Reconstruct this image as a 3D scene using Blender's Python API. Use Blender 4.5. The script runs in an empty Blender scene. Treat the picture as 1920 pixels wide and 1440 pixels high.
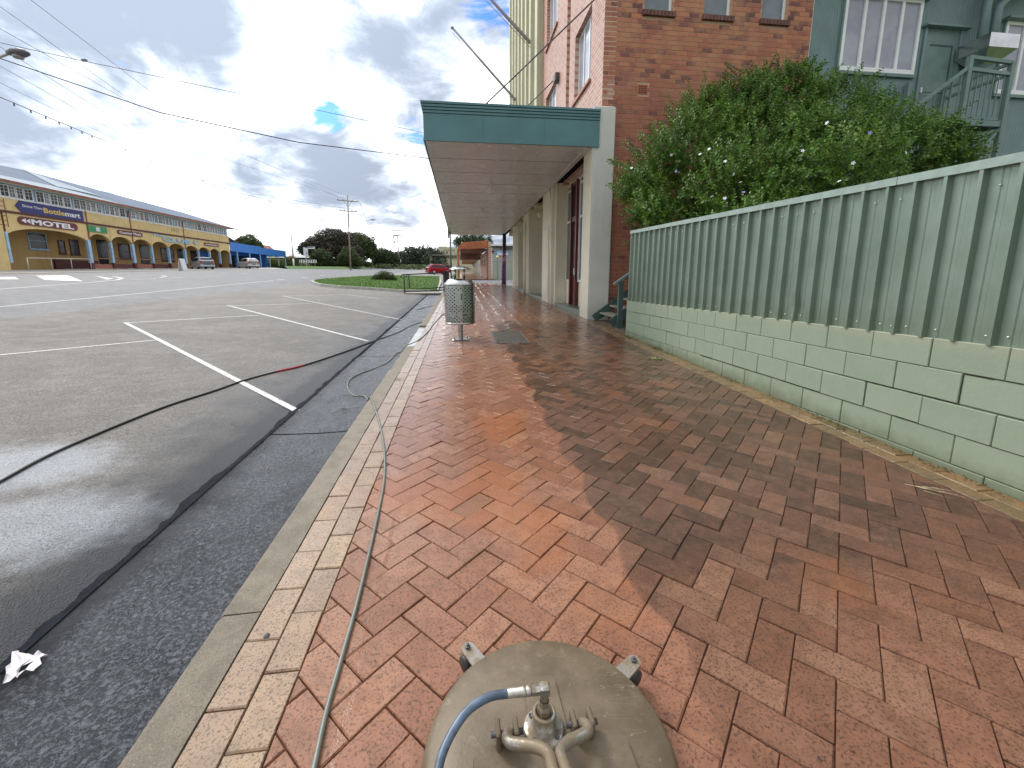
import bpy, bmesh, math, random
from math import sin, cos, pi, radians, atan2, sqrt, floor, hypot
from mathutils import Vector, Matrix, noise
random.seed(7)
S = bpy.context.scene
COL = S.collection
# ------------------------------------------------------------------ camera
CAM_P, CAM_W, CAM_H = 0.1703, 0.12, 1.3
cam_data = bpy.data.cameras.new('camera'); cam = bpy.data.objects.new('camera', cam_data)
COL.objects.link(cam); S.camera = cam
cam_data.sensor_width = 36.0; cam_data.lens = 36.0*780/1920
cam_data.shift_y = -(720-653)/1920.0
cam_data.clip_start = 0.02; cam_data.clip_end = 3000
cam.location = (0, 0, CAM_H)
cam.rotation_euler = (pi/2-CAM_P, 0, -CAM_W)
# ------------------------------------------------------------------ sky
SUN_EL, SUN_AZ = radians(44), radians(-40)      # azimuth from +Y, negative = to the left of the street
w = bpy.data.worlds.new('World'); S.world = w; w.use_nodes = True
wt = w.node_tree; wn = wt.nodes; wl = wt.links; wn.clear()
def WN(t, **k):
    n = wn.new(t)
    for a, b in k.items(): setattr(n, a, b)
    return n
def wmath(op, a, b=None, c=None, clamp=False):
    n = WN('ShaderNodeMath', operation=op); n.use_clamp = clamp
    for i, v in enumerate((a, b, c)):
        if v is None: continue
        if isinstance(v, (int, float)): n.inputs[i].default_value = v
        else: wl.new(v, n.inputs[i])
    return n.outputs[0]
def wsmooth(v, lo, hi, a=0.0, b=1.0):
    n = WN('ShaderNodeMapRange', interpolation_type='SMOOTHSTEP')
    wl.new(v, n.inputs[0])
    for i, x in zip((1, 2, 3, 4), (lo, hi, a, b)): n.inputs[i].default_value = x
    return n.outputs[0]
tc = WN('ShaderNodeTexCoord'); D = tc.outputs['Generated']
sep = WN('ShaderNodeSeparateXYZ'); wl.new(D, sep.inputs[0])
sky = WN('ShaderNodeTexSky', sky_type='NISHITA'); sky.sun_disc = False
sky.sun_elevation = SUN_EL; sky.sun_rotation = SUN_AZ
sky.air_density = 1.2; sky.dust_density = 0.6; sky.ozone_density = 2.0
zc = wmath('MAXIMUM', sep.outputs[2], 0.0)
den = wmath('ADD', zc, 0.30)
px_ = wmath('DIVIDE', sep.outputs[0], den); py_ = wmath('DIVIDE', sep.outputs[1], den)
cmb = WN('ShaderNodeCombineXYZ'); wl.new(px_, cmb.inputs[0]); wl.new(py_, cmb.inputs[1])
def wnoise(scale, detail, rough, off, dist=0.0):
    mp = WN('ShaderNodeMapping'); wl.new(cmb.outputs[0], mp.inputs[0]); mp.inputs['Location'].default_value = off
    n = WN('ShaderNodeTexNoise'); wl.new(mp.outputs[0], n.inputs['Vector'])
    n.inputs['Scale'].default_value = scale; n.inputs['Detail'].default_value = detail
    n.inputs['Roughness'].default_value = rough; n.inputs['Distortion'].default_value = dist
    return n.outputs[0]
def lobe(px, py, width):                         # soft patch of cloud at one heading of the sky
    u, v = (px-960)/780.0, (py-653)/780.0
    fw = Vector((sin(CAM_W)*cos(CAM_P), cos(CAM_W)*cos(CAM_P), -sin(CAM_P)))
    rt = Vector((cos(CAM_W), -sin(CAM_W), 0)); dn = fw.cross(rt)
    d = (fw+rt*u+dn*v).normalized()
    n = WN('ShaderNodeVectorMath', operation='DISTANCE'); wl.new(D, n.inputs[0]); n.inputs[1].default_value = d
    return wsmooth(n.outputs['Value'], 0.0, width, 1.0, 0.0)
thick = wnoise(1.5, 9, 0.58, (3.1, 1.7, 0), 0.3)       # dark thick bellies
wisp = wnoise(2.6, 10, 0.62, (9.2, 4.4, 0), 0.5)
gaps = wnoise(1.7, 8, 0.6, (5.5, 8.8, 0), 0.2)
puff = wnoise(5.0, 9, 0.6, (2.2, 6.1, 0), 0.8)
t = wmath('ADD', wmath('MULTIPLY', thick, 0.36), wmath('ADD', wmath('MULTIPLY', wisp, 0.40), wmath('MULTIPLY', puff, 0.30)))
LOBES = [(130, 20, .45, .13), (420, 0, .30, .08), (780, 110, .34, .11), (600, 290, .16, .08), (660, 360, .16, .08), (60, 240, .14, .08), (390, 105, .10, .08), (470, 340, .10, .07), (230, 210, .07, .07),
         (300, 130, .16, -.10), (560, 60, .16, -.10), (500, 190, .20, -.11), (200, 300, .22, -.14), (700, 215, .12, -.10), (450, 430, .16, -.10), (640, 460, .18, -.08), (910, 180, .10, -.10), (60, 150, .10, -.07), (880, 60, .06, -.05)]
for lx, ly, wd, am in LOBES:
    t = wmath('ADD', t, wmath('MULTIPLY', lobe(lx, ly, wd), am))
dark = wsmooth(t, 0.445, 0.66)
ramp = WN('ShaderNodeValToRGB'); wl.new(dark, ramp.inputs[0])
cr = ramp.color_ramp; cr.elements[0].position = 0.0; cr.elements[0].color = (1.12, 1.13, 1.14, 1)
cr.elements[1].position = 1.0; cr.elements[1].color = (0.24, 0.28, 0.35, 1)
e = cr.elements.new(0.22); e.color = (0.98, 1.00, 1.03, 1)
e = cr.elements.new(0.5); e.color = (0.50, 0.55, 0.625, 1)
g = gaps
for lx, ly, wd, am in [(588, 208, .06, .26), (792, 255, .08, .26), (365, 250, .06, .18), (618, 222, .05, .16), (340, 225, .04, .16), (800, 440, .10, .12), (945, 20, .15, .12), (150, 280, .04, .12)]:
    g = wmath('ADD', g, wmath('MULTIPLY', lobe(lx, ly, wd), am))
hole = wsmooth(wmath('ADD', g, wmath('MULTIPLY', wmath('SUBTRACT', puff, 0.5), 1.1)), 0.745, 0.86)
blue = WN('ShaderNodeMixRGB', blend_type='MULTIPLY'); blue.inputs[0].default_value = 1
wl.new(sky.outputs[0], blue.inputs[1]); blue.inputs[2].default_value = (0.035, 0.058, 0.105, 1)
sky_mix = WN('ShaderNodeMixRGB'); wl.new(hole, sky_mix.inputs[0]); wl.new(ramp.outputs[0], sky_mix.inputs[1]); wl.new(blue.outputs[0], sky_mix.inputs[2])
# horizon whitening
hz = wsmooth(sep.outputs[2], -0.02, 0.09, 1.0, 0.0)
hm = WN('ShaderNodeMixRGB'); wl.new(wmath('MULTIPLY', hz, 0.55), hm.inputs[0]); wl.new(sky_mix.outputs[0], hm.inputs[1]); hm.inputs[2].default_value = (1.0, 1.04, 1.08, 1)
# thin cloud glows towards the hidden sun and is duller away from it
sv = WN('ShaderNodeVectorMath', operation='DOT_PRODUCT'); wl.new(D, sv.inputs[0]); sv.inputs[1].default_value = (sin(SUN_AZ)*cos(SUN_EL), cos(SUN_AZ)*cos(SUN_EL), sin(SUN_EL))
glow0 = wmath('ADD', wsmooth(sv.outputs['Value'], -0.7, 0.9, 0.62, 1.0), wsmooth(sv.outputs['Value'], 0.50, 1.0, 0.0, 1.1))
glow = wmath('ADD', wmath('MULTIPLY', glow0, wmath('SUBTRACT', 1.0, wmath('MULTIPLY', dark, 0.35))), wmath('MULTIPLY', dark, 0.28))
gm = WN('ShaderNodeVectorMath', operation='SCALE'); wl.new(hm.outputs[0], gm.inputs[0]); wl.new(glow, gm.inputs['Scale'])
bg = WN('ShaderNodeBackground'); wl.new(gm.outputs[0], bg.inputs[0]); bg.inputs[1].default_value = 1.0
wo = WN('ShaderNodeOutputWorld'); wl.new(bg.outputs[0], wo.inputs[0])
sun_d = bpy.data.lights.new('sun', 'SUN'); sun_d.energy = 1.5; sun_d.angle = radians(14); sun_d.color = (1.0, 0.95, 0.88)
sun = bpy.data.objects.new('sun', sun_d); COL.objects.link(sun)
sdir = Vector((sin(SUN_AZ)*cos(SUN_EL), cos(SUN_AZ)*cos(SUN_EL), sin(SUN_EL)))
sun.rotation_euler = sdir.to_track_quat('Z', 'Y').to_euler(); sun.location = (0, 0, 30)
V = S.view_settings; V.view_transform = 'Standard'; V.look = 'None'; V.exposure = 0.62; V.gamma = 1.0; V.use_curve_mapping = False
S.cycles.max_bounces = 6; S.cycles.use_denoising = True
# ------------------------------------------------------------------ geometry helpers
_fw = Vector((sin(CAM_W)*cos(CAM_P), cos(CAM_W)*cos(CAM_P), -sin(CAM_P)))
_rt = Vector((cos(CAM_W), -sin(CAM_W), 0)); _dn = _fw.cross(_rt); _C = Vector((0, 0, CAM_H))
def ray(px, py): return _fw+_rt*((px-960)/780.0)+_dn*((py-653)/780.0)
def at(px, py, d): return _C+ray(px, py)*d
def PX(px, py, x): r = ray(px, py); return _C+r*(x/r.x)
def PY(px, py, y): r = ray(px, py); return _C+r*(y/r.y)
def PZ(px, py, z): r = ray(px, py); return _C+r*((z-CAM_H)/r.z)
SL = 0.026
def along(y): return SL*y if y < 150 else SL*150+0.004*(y-150)
XS = [(-400, 4.5), (-60, 1.35), (-35.5, .81), (-9.3, .20), (-5.5, .045), (-3.0, -.065), (-1.68, -.125), (-1.2, -.135), (-.935, -.115)]
def surf(x, y):                                  # top of the road side
    z = XS[-1][1]
    if x <= XS[0][0]: z = XS[0][1]
    else:
        for (a, za), (b, zb) in zip(XS, XS[1:]):
            if a <= x <= b: z = za+(zb-za)*(x-a)/(b-a); break
    return z+along(y)
def foot(x, y): return along(y)
def R(px, py, fn=surf):                          # where a sight line meets the road
    r = ray(px, py); t0 = 0.2
    f = lambda t: (_C+r*t).z-fn((_C+r*t).x, (_C+r*t).y)
    t = 0.3
    while t < 400 and f(t) > 0: t *= 1.03
    lo, hi = t/1.03, t
    for _ in range(40):
        m = (lo+hi)/2
        if f(m) > 0: lo = m
        else: hi = m
    return _C+r*lo
def F_(px, py): return R(px, py, foot)

class MB:
    def __init__(s): s.v = []; s.f = []; s.m = []; s.sm = []; s.at = []; s.mi = 0; s.rn = 0.0; s.smooth = False
    def face(s, idx): s.f.append(idx); s.m.append(s.mi); s.sm.append(s.smooth); s.at.append(s.rn)
    def add(s, vs, fs):
        o = len(s.v); s.v += [tuple(v) for v in vs]
        for f in fs: s.face([o+i for i in f])
    def box(s, a, b, M=None):
        (x0, y0, z0), (x1, y1, z1) = a, b
        vs = [(x0, y0, z0), (x1, y0, z0), (x1, y1, z0), (x0, y1, z0), (x0, y0, z1), (x1, y0, z1), (x1, y1, z1), (x0, y1, z1)]
        if M: vs = [M @ Vector(v) for v in vs]
        s.add(vs, [(3, 2, 1, 0), (4, 5, 6, 7), (0, 1, 5, 4), (1, 2, 6, 5), (2, 3, 7, 6), (3, 0, 4, 7)]); return s
    def bbox(s, a, b, c=.01, M=None):            # box with chamfered edges on the vertical and top sides
        (x0, y0, z0), (x1, y1, z1) = a, b
        ring = lambda q, z: [(x0+q, y0+c+q, z), (x0+c+q, y0+q, z), (x1-c-q, y0+q, z), (x1-q, y0+c+q, z), (x1-q, y1-c-q, z), (x1-c-q, y1-q, z), (x0+c+q, y1-q, z), (x0+q, y1-c-q, z)]
        rs = [ring(c, z0), ring(0, z0+c), ring(0, z1-c), ring(c, z1)]
        vs = [v for r in rs for v in r]
        if M: vs = [M @ Vector(v) for v in vs]
        fs = [tuple(range(7, -1, -1)), tuple(range(24, 32))]
        for k in range(3):
            for i in range(8): j = (i+1) % 8; fs.append((k*8+i, k*8+j, k*8+8+j, k*8+8+i))
        s.add(vs, fs); return s
    def beam(s, a, b, w, h=None, up=(0, 0, 1)):
        h = h or w; a = Vector(a); b = Vector(b); d = (b-a).normalized(); u = Vector(up)
        if abs(d.dot(u)) > .98: u = Vector((0, 1, 0))
        x = d.cross(u).normalized(); y = x.cross(d).normalized()
        vs = [p+x*(i*w/2)+y*(j*h/2) for p in (a, b) for i, j in ((-1, -1), (1, -1), (1, 1), (-1, 1))]
        s.add(vs, [(3, 2, 1, 0), (4, 5, 6, 7), (0, 1, 5, 4), (1, 2, 6, 5), (2, 3, 7, 6), (3, 0, 4, 7)]); return s
    def tube(s, pts, r, n=8, cap=True):
        pts = [Vector(p) for p in pts]; rs = r if isinstance(r, (list, tuple)) else [r]*len(pts)
        sm = s.smooth; s.smooth = True; o = len(s.v); nx = None
        for i, p in enumerate(pts):
            d = (pts[min(i+1, len(pts)-1)]-pts[max(i-1, 0)]).normalized()
            if nx is None:
                nx = d.cross(Vector((0, 0, 1)) if abs(d.z) < .95 else Vector((1, 0, 0))).normalized()
            else: nx = (nx-d*nx.dot(d)).normalized()
            ny = d.cross(nx)
            for k in range(n):
                a = 2*pi*k/n; s.v.append(tuple(p+(nx*cos(a)+ny*sin(a))*rs[i]))
        for i in range(len(pts)-1):
            for k in range(n):
                j = (k+1) % n; s.face([o+i*n+k, o+i*n+j, o+(i+1)*n+j, o+(i+1)*n+k])
        s.smooth = False
        if cap: s.face([o+k for k in range(n-1, -1, -1)]); s.face([o+(len(pts)-1)*n+k for k in range(n)])
        s.smooth = sm; return s
    def lathe(s, prof, c=(0, 0, 0), n=32, M=None, a0=0, a1=2*pi, smooth=True):
        o = len(s.v); full = abs(a1-a0-2*pi) < 1e-6; m = n if full else n+1; sm = s.smooth; s.smooth = smooth
        for r, z in prof:
            for k in range(m):
                a = a0+(a1-a0)*k/n; p = Vector((c[0]+r*cos(a), c[1]+r*sin(a), c[2]+z))
                s.v.append(tuple(M @ p if M else p))
        for i in range(len(prof)-1):
            for k in range(n):
                j = (k+1) % m; s.face([o+i*m+k, o+i*m+j, o+(i+1)*m+j, o+(i+1)*m+k])
        s.smooth = sm; return s
    def poly(s, pts): s.add(pts, [tuple(range(len(pts)))]); return s
    def prism(s, pts, d):                        # polygon of 3d points pushed along d
        n = len(pts); d = Vector(d); a = [Vector(p) for p in pts]; b = [p+d for p in a]
        s.add(a+b, [tuple(range(n-1, -1, -1)), tuple(range(n, 2*n))]+[(i, (i+1) % n, n+(i+1) % n, n+i) for i in range(n)]); return s
    def mesh(s, name, mats, attr=False):
        me = bpy.data.meshes.new(name); me.from_pydata(s.v, [], s.f)
        for m in (mats if isinstance(mats, (list, tuple)) else [mats]): me.materials.append(m)
        me.polygons.foreach_set('material_index', s.m); me.polygons.foreach_set('use_smooth', s.sm)
        if attr:
            a = me.attributes.new('rnd', 'FLOAT', 'FACE'); a.data.foreach_set('value', s.at)
        me.update(); return me
    def build(s, name, mats, parent=None, attr=False, **k):
        return put(name, s.mesh(name, mats, attr), parent, **k)
def put(name, me, parent=None, loc=None, rot=None, label=None, cat=None, group=None, kind=None):
    o = bpy.data.objects.new(name, me); COL.objects.link(o)
    if parent: o.parent = parent
    if loc is not None: o.location = loc
    if rot is not None: o.rotation_euler = rot
    tag(o, label, cat, group, kind); return o
def tag(o, label=None, cat=None, group=None, kind=None):
    if label: o['label'] = label
    if cat: o['category'] = cat
    if group: o['group'] = group
    if kind: o['kind'] = kind
    return o
def thing(name, loc, label, cat, group=None, rz=0):
    o = bpy.data.objects.new(name, None); COL.objects.link(o); o.location = loc; o.rotation_euler = (0, 0, rz)
    o.empty_display_size = .2
    return tag(o, label, cat, group)
def copy_tree(o, parent=None):
    c = o.copy(); COL.objects.link(c); c.parent = parent
    for ch in [q for q in bpy.data.objects if q.parent == o]: copy_tree(ch, c)
    return c
# ------------------------------------------------------------------ materials
class NT:
    def __init__(s, name):
        s.m = bpy.data.materials.new(name); s.m.use_nodes = True; s.t = s.m.node_tree; s.n = s.t.nodes; s.l = s.t.links
        s.p = s.n['Principled BSDF']
    def N(s, t, **k):
        n = s.n.new(t)
        for a, b in k.items(): setattr(n, a, b)
        return n
    def inp(s, n, i, v):
        if v is None: return
        if hasattr(v, 'is_linked') or hasattr(v, 'links'): s.l.new(v, n.inputs[i])
        else: n.inputs[i].default_value = v
    def math(s, op, a, b=None, c=None, clamp=False):
        n = s.N('ShaderNodeMath', operation=op); n.use_clamp = clamp
        s.inp(n, 0, a); s.inp(n, 1, b); s.inp(n, 2, c); return n.outputs[0]
    def pos(s):
        if not hasattr(s, '_p'): s._p = s.N('ShaderNodeNewGeometry').outputs['Position']
        return s._p
    def obj(s):
        if not hasattr(s, '_o'): s._o = s.N('ShaderNodeTexCoord').outputs['Object']
        return s._o
    def map(s, v, scale=(1, 1, 1), rot=(0, 0, 0), loc=(0, 0, 0)):
        n = s.N('ShaderNodeMapping'); s.l.new(v, n.inputs[0]); n.inputs['Scale'].default_value = scale
        n.inputs['Rotation'].default_value = rot; n.inputs['Location'].default_value = loc; return n.outputs[0]
    def noise(s, scale, detail=4, rough=.55, v=None, dist=0.0):
        n = s.N('ShaderNodeTexNoise'); s.l.new(v or s.pos(), n.inputs['Vector']); n.inputs['Scale'].default_value = scale
        n.inputs['Detail'].default_value = detail; n.inputs['Roughness'].default_value = rough; n.inputs['Distortion'].default_value = dist
        return n.outputs[0]
    def voro(s, scale, v=None, out='Distance', feature='F1'):
        n = s.N('ShaderNodeTexVoronoi', feature=feature); s.l.new(v or s.pos(), n.inputs['Vector']); n.inputs['Scale'].default_value = scale
        return n.outputs[out]
    def step(s, v, lo, hi, a=0.0, b=1.0, smooth=True):
        n = s.N('ShaderNodeMapRange', interpolation_type='SMOOTHSTEP' if smooth else 'LINEAR'); s.l.new(v, n.inputs[0])
        for i, x in zip((1, 2, 3, 4), (lo, hi, a, b)): s.inp(n, i, x)
        return n.outputs[0]
    def mix(s, f, a, b, mode='MIX'):
        n = s.N('ShaderNodeMixRGB', blend_type=mode); s.inp(n, 0, f)
        for i, v in ((1, a), (2, b)):
            if isinstance(v, tuple): n.inputs[i].default_value = (*v, 1) if len(v) == 3 else v
            else: s.l.new(v, n.inputs[i])
        return n.outputs[0]
    def xyz(s, v=None):
        n = s.N('ShaderNodeSeparateXYZ'); s.l.new(v or s.pos(), n.inputs[0]); return n.outputs
    def rnd(s):                                  # one random number per piece, whether its own object or a face of a joined one
        a = s.N('ShaderNodeAttribute', attribute_name='rnd').outputs['Fac']; o = s.N('ShaderNodeObjectInfo').outputs['Random']
        return s.math('FRACT', s.math('ADD', a, o))
    def set(s, k, v): s.inp(s.p, k, (*v, 1) if isinstance(v, tuple) and len(v) == 3 else v)
    def bump(s, h, strength=.4, dist=.01):
        n = s.N('ShaderNodeBump'); n.inputs['Strength'].default_value = strength; n.inputs['Distance'].default_value = dist
        s.l.new(h, n.inputs['Height']); s.l.new(n.outputs[0], s.p.inputs['Normal']); return n.outputs[0]
def simple(name, col, rough=.6, metal=0.0, var=.12, scale=3.0, bump=0.0, bscale=60, spec=None, grime=0.0, rvar=0.0):
    q = NT(name); n = q.noise(scale, 5, .6)
    dk = tuple(c*(1-var) for c in col); lt = tuple(min(1, c*(1+var)) for c in col)
    c = q.mix(q.step(n, .3, .7), dk, lt)
    if grime:
        gpos = q.map(q.pos(), (1, 1, .25)); gn = q.noise(4.5, 6, .7, gpos)
        c = q.mix(q.math('MULTIPLY', q.step(gn, .5, .75), grime), c, tuple(x*.42 for x in col))
    q.set('Base Color', c); q.set('Metallic', metal)
    if rvar: q.set('Roughness', q.step(q.noise(scale*2.3, 4), .3, .7, rough-rvar, rough+rvar))
    else: q.set('Roughness', rough)
    if spec is not None: q.set('Specular IOR Level', spec)
    if bump: q.bump(q.noise(bscale, 4), bump, .01)
    return q.m
# ================================================================== GROUND, ROAD, FOOTPATH
def dirt_of(q):                                  # the strip right of the cleaned swath is still grimy
    x, y, z = q.xyz()
    wob = q.math('MULTIPLY', q.math('SUBTRACT', q.noise(1.6, 3), .5), .09)
    wob2 = q.math('MULTIPLY', q.math('SUBTRACT', q.noise(9, 3), .5), .05)
    arc = q.math('MULTIPLY', q.math('ABSOLUTE', q.math('SINE', q.math('MULTIPLY', y, 5.2))), .07)
    e = q.math('ADD', q.math('ADD', x, wob), q.math('ADD', wob2, arc))
    m = q.step(e, .74, .775)
    far = q.step(y, 9.0, 10.2, 1.0, 0.0)
    return q.math('MULTIPLY', m, far)
def paver_mat(name, a, b, c, dark):
    q = NT(name); r = q.rnd(); x, y, z = q.xyz()
    ramp = q.N('ShaderNodeValToRGB'); q.l.new(r, ramp.inputs[0]); cr = ramp.color_ramp
    cr.elements[0].color = (*a, 1); cr.elements[1].color = (*c, 1); e = cr.elements.new(.5); e.color = (*b, 1)
    col = ramp.outputs[0]
    col = q.mix(q.math('MULTIPLY', q.step(q.noise(14, 5, .6), .38, .7), .55), col, tuple(v*.62 for v in b))
    # fine dark pepper of the fired clay
    sp = q.step(q.noise(115, 4, .74), .515, .60)
    col = q.mix(q.math('MULTIPLY', sp, .78), col, tuple(v*.22 for v in a))
    # rusty wash
    col = q.mix(q.math('MULTIPLY', q.step(q.noise(1.3, 3, .5, q.map(q.pos(), loc=(4, 2, 0))), .52, .66), .38 if dark else .12), col, (.36, .115, .030))
    if dark:
        d = dirt_of(q)
        blot = q.step(q.noise(13, 8, .75, dist=.4), .30, .62, .70, 1.0)
        d2 = q.math('MULTIPLY', q.math('MULTIPLY', d, blot), q.step(q.math('FRACT', q.math('MULTIPLY', r, 7.3)), 0, 1, .60, 1.0))
        near = q.step(q.math('ADD', y, q.math('MULTIPLY', q.math('SUBTRACT', q.noise(5, 4, .65), .5), .7)), 1.0, 1.8, .42, 1.0)
        col = q.mix(q.math('MULTIPLY', q.math('MULTIPLY', d2, near), .92), col, (.032, .019, .010))
        # a few darker replaced pavers
        odd = q.step(q.math('FRACT', q.math('MULTIPLY', r, 31.7)), .994, .996)
        col = q.mix(q.math('MULTIPLY', odd, .6), col, (.11, .08, .05))
        # black drips
        bl = q.math('MULTIPLY', q.step(q.noise(11, 7, .75, q.map(q.pos(), (1, 1, 1), (0, 0, .6), (7, 3, 0))), .69, .73), q.step(x, .3, .6))
        bl2 = q.math('MULTIPLY', q.step(q.noise(30, 6, .8), .60, .68), q.math('MULTIPLY', d, q.step(q.noise(2.4, 3, .5, q.map(q.pos(), loc=(2, 8, 0))), .46, .56)))
        col = q.mix(q.math('MAXIMUM', q.math('MULTIPLY', bl, .85), q.math('MULTIPLY', bl2, .8)), col, (.012, .01, .01))
    # rusty water trail that runs off beside the hose
    tr = q.math('ABSOLUTE', q.math('SUBTRACT', q.math('ADD', x, q.math('MULTIPLY', q.math('SUBTRACT', q.noise(4, 2), .5), .05)), -.365))
    trm = q.math('MULTIPLY', q.step(tr, .006, .014, 1.0, 0.0), q.step(y, 1.9, 2.3, 1.0, 0.0))
    col = q.mix(q.math('MULTIPLY', q.math('MULTIPLY', trm, q.step(q.noise(16, 4, .7), .40, .58)), .75), col, (.19, .058, .016))
    q.set('Base Color', col)
    wet = q.math('ADD', q.step(y, 1.1, 3.0), q.math('MULTIPLY', q.math('SUBTRACT', q.noise(2.2, 4, .6), .5), 1.1))
    wet = q.math('MAXIMUM', wet, trm)
    rough = q.step(wet, .15, .95, .50, .17)
    rough = q.math('ADD', rough, q.math('MULTIPLY', q.math('SUBTRACT', q.noise(60, 3), .5), .16))
    if dark: rough = q.math('ADD', rough, q.math('MULTIPLY', d, q.step(y, 2.0, 6.0, .26, .04)))
    q.set('Roughness', rough); q.set('Specular IOR Level', q.step(y, 1.0, 2.6, .30, .55))
    h = q.math('ADD', q.noise(150, 4, .7), q.math('MULTIPLY', q.noise(26, 3), .8))
    q.bump(h, .32, .004)
    return q.m
def gutter_mat():
    q = NT('wet_gutter_seal'); x, y, z = q.xyz()
    fl = q.step(q.noise(62, 6, .8, dist=.6), .49, .56); c = q.mix(fl, (.022, .025, .031), (.150, .162, .185))  # pale flakes painted in for the glints of the wet seal
    c = q.mix(q.step(q.noise(240, 2, .6), .60, .66, 0, .6), c, (.28, .29, .31)); c = q.mix(q.step(q.noise(2.5, 5, .65), .42, .68, 0, .6), c, (.022, .024, .03))
    e = q.math('ADD', x, q.math('MULTIPLY', q.math('SUBTRACT', q.noise(3.2, 6, .7), .5), .26)); c = q.mix(q.step(e, -1.60, -1.48, .9, 0), c, (.010, .012, .016))
    q.set('Base Color', c); q.set('Roughness', q.step(q.noise(4, 4), .35, .65, .22, .45)); q.bump(q.math('ADD', q.noise(62, 6, .8, dist=.6), q.math('MULTIPLY', q.noise(30, 4), .8)), 1.0, .016); return q.m
M_PAVER = paver_mat('wet_red_paver', (.300, .142, .088), (.25, .106, .058), (.345, .176, .106), True)
M_BUFF = paver_mat('buff_edge_paver', (.35, .235, .15), (.31, .21, .14), (.38, .27, .16), False)
M_EDGE = paver_mat('mossy_edge_paver', (.26, .15, .07), (.17, .12, .06), (.33, .19, .09), False)
M_BED = simple('joint_sand', (.085, .035, .018), .8, var=.4, scale=20, bump=.4)
def asphalt(name, dk, lt, dry, wetband=False, puddle_glare=False, agg=210):
    q = NT(name); x, y, z = q.xyz()
    ag = q.voro(agg*.62, out='Color'); s_ = q.N('ShaderNodeSeparateXYZ'); q.l.new(ag, s_.inputs[0])
    col = q.mix(q.step(s_.outputs[0], 0, 1), dk, lt)
    col = q.mix(q.math('MULTIPLY', q.step(s_.outputs[1], .93, .95), .7), col, (.40, .37, .32))
    col = q.mix(q.math('MULTIPLY', q.step(q.noise(agg*.30, 5, .75), .48, .62), .85), col, tuple(v*.28 for v in dk))
    col = q.mix(q.math('MULTIPLY', q.step(q.noise(agg*.16, 5, .75, q.map(q.pos(), loc=(3, 9, 0))), .55, .70), .55), col, tuple(v*1.9 for v in lt))
    col = q.mix(q.step(q.noise(.8, 5, .6), .35, .7, 0, .45), col, tuple(v*.55 for v in dk))
    col = q.mix(q.step(q.noise(5.5, 6, .65), .5, .75, 0, .35), col, tuple(v*1.35 for v in lt))
    rough = q.step(q.noise(3, 4), .3, .7, dry-.08, dry+.05)
    if wetband:
        e = q.math('ADD', x, q.math('MULTIPLY', q.math('SUBTRACT', q.noise(1.4, 5, .6), .5), 2.2))
        wt_ = q.step(e, -2.9, -1.9)
        nearw = q.math('MULTIPLY', wt_, q.step(y, 5, 14, 1.0, .45))
        col = q.mix(q.math('MULTIPLY', nearw, .72), col, (.018, .018, .02))
        rough = q.math('SUBTRACT', rough, q.math('MULTIPLY', nearw, .34))
        ew = q.math('ADD', x, q.math('MULTIPLY', q.math('SUBTRACT', q.noise(3.0, 6, .7, q.map(q.pos(), loc=(1, 5, 0))), .5), .5))
        dk_ = q.math('MULTIPLY', q.step(ew, -2.02, -1.84, 0.0, 1.0), .94)
        col = q.mix(dk_, col, (.007, .009, .014)); rough = q.math('ADD', q.math('MULTIPLY', rough, q.math('SUBTRACT', 1.0, dk_)), q.math('MULTIPLY', dk_, .42))
    if puddle_glare:
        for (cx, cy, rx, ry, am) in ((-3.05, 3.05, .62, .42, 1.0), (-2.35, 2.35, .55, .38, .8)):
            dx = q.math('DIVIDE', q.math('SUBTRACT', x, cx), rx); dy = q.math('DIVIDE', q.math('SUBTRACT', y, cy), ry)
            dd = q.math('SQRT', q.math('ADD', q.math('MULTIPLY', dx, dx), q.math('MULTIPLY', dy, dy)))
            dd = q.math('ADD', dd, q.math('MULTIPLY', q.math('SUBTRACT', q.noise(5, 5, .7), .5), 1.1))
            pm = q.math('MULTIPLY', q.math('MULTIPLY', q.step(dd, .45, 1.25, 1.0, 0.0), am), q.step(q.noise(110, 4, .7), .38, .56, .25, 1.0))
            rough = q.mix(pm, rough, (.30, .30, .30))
            col = q.mix(q.math('MULTIPLY', pm, .75), col, (.60, .63, .68))     # sky reflection on the wet patch, painted in as pale colour
    q.set('Base Color', col); q.set('Roughness', rough); q.set('Specular IOR Level', .5)
    q.bump(q.math('ADD', q.voro(agg*.6), q.math('MULTIPLY', q.noise(60, 5, .7), 1.4)), 1.0, .009)
    return q.m
M_PARK = asphalt('worn_asphalt', (.145, .130, .116), (.27, .248, .222), .66, wetband=True, puddle_glare=True)
M_ROAD = asphalt('road_asphalt', (.135, .138, .148), (.185, .188, .198), .66, agg=120)
M_GUT = gutter_mat()
M_DARKSEAM = simple('gutter_seam_grime', (.010, .012, .017), .85, var=.5, scale=20, bump=1.0, spec=.12)
M_PAINT = NT('road_paint')
_q = M_PAINT; _n = _q.noise(26, 6, .7)
_q.set('Base Color', _q.mix(_q.step(_n, .52, .62), (.62, .62, .60), (.20, .185, .17))); _q.set('Roughness', .6); _q.bump(_q.noise(90, 4), .5, .004)
M_PAINT = _q.m
M_CONC = NT('weathered_kerb_concrete'); q = M_CONC; c = q.mix(q.step(q.noise(9, 5, .65), .35, .65), (.175, .145, .105), (.25, .21, .155)); c = q.mix(q.step(q.noise(150, 4, .75), .52, .62, 0, .7), c, (.09, .075, .055)); c = q.mix(q.step(q.noise(210, 3, .7), .62, .67, 0, .8), c, (.48, .44, .36)); q.set('Base Color', c); q.set('Roughness', .62); q.bump(q.noise(140, 5, .75), .8, .008); M_CONC = q.m
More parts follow.
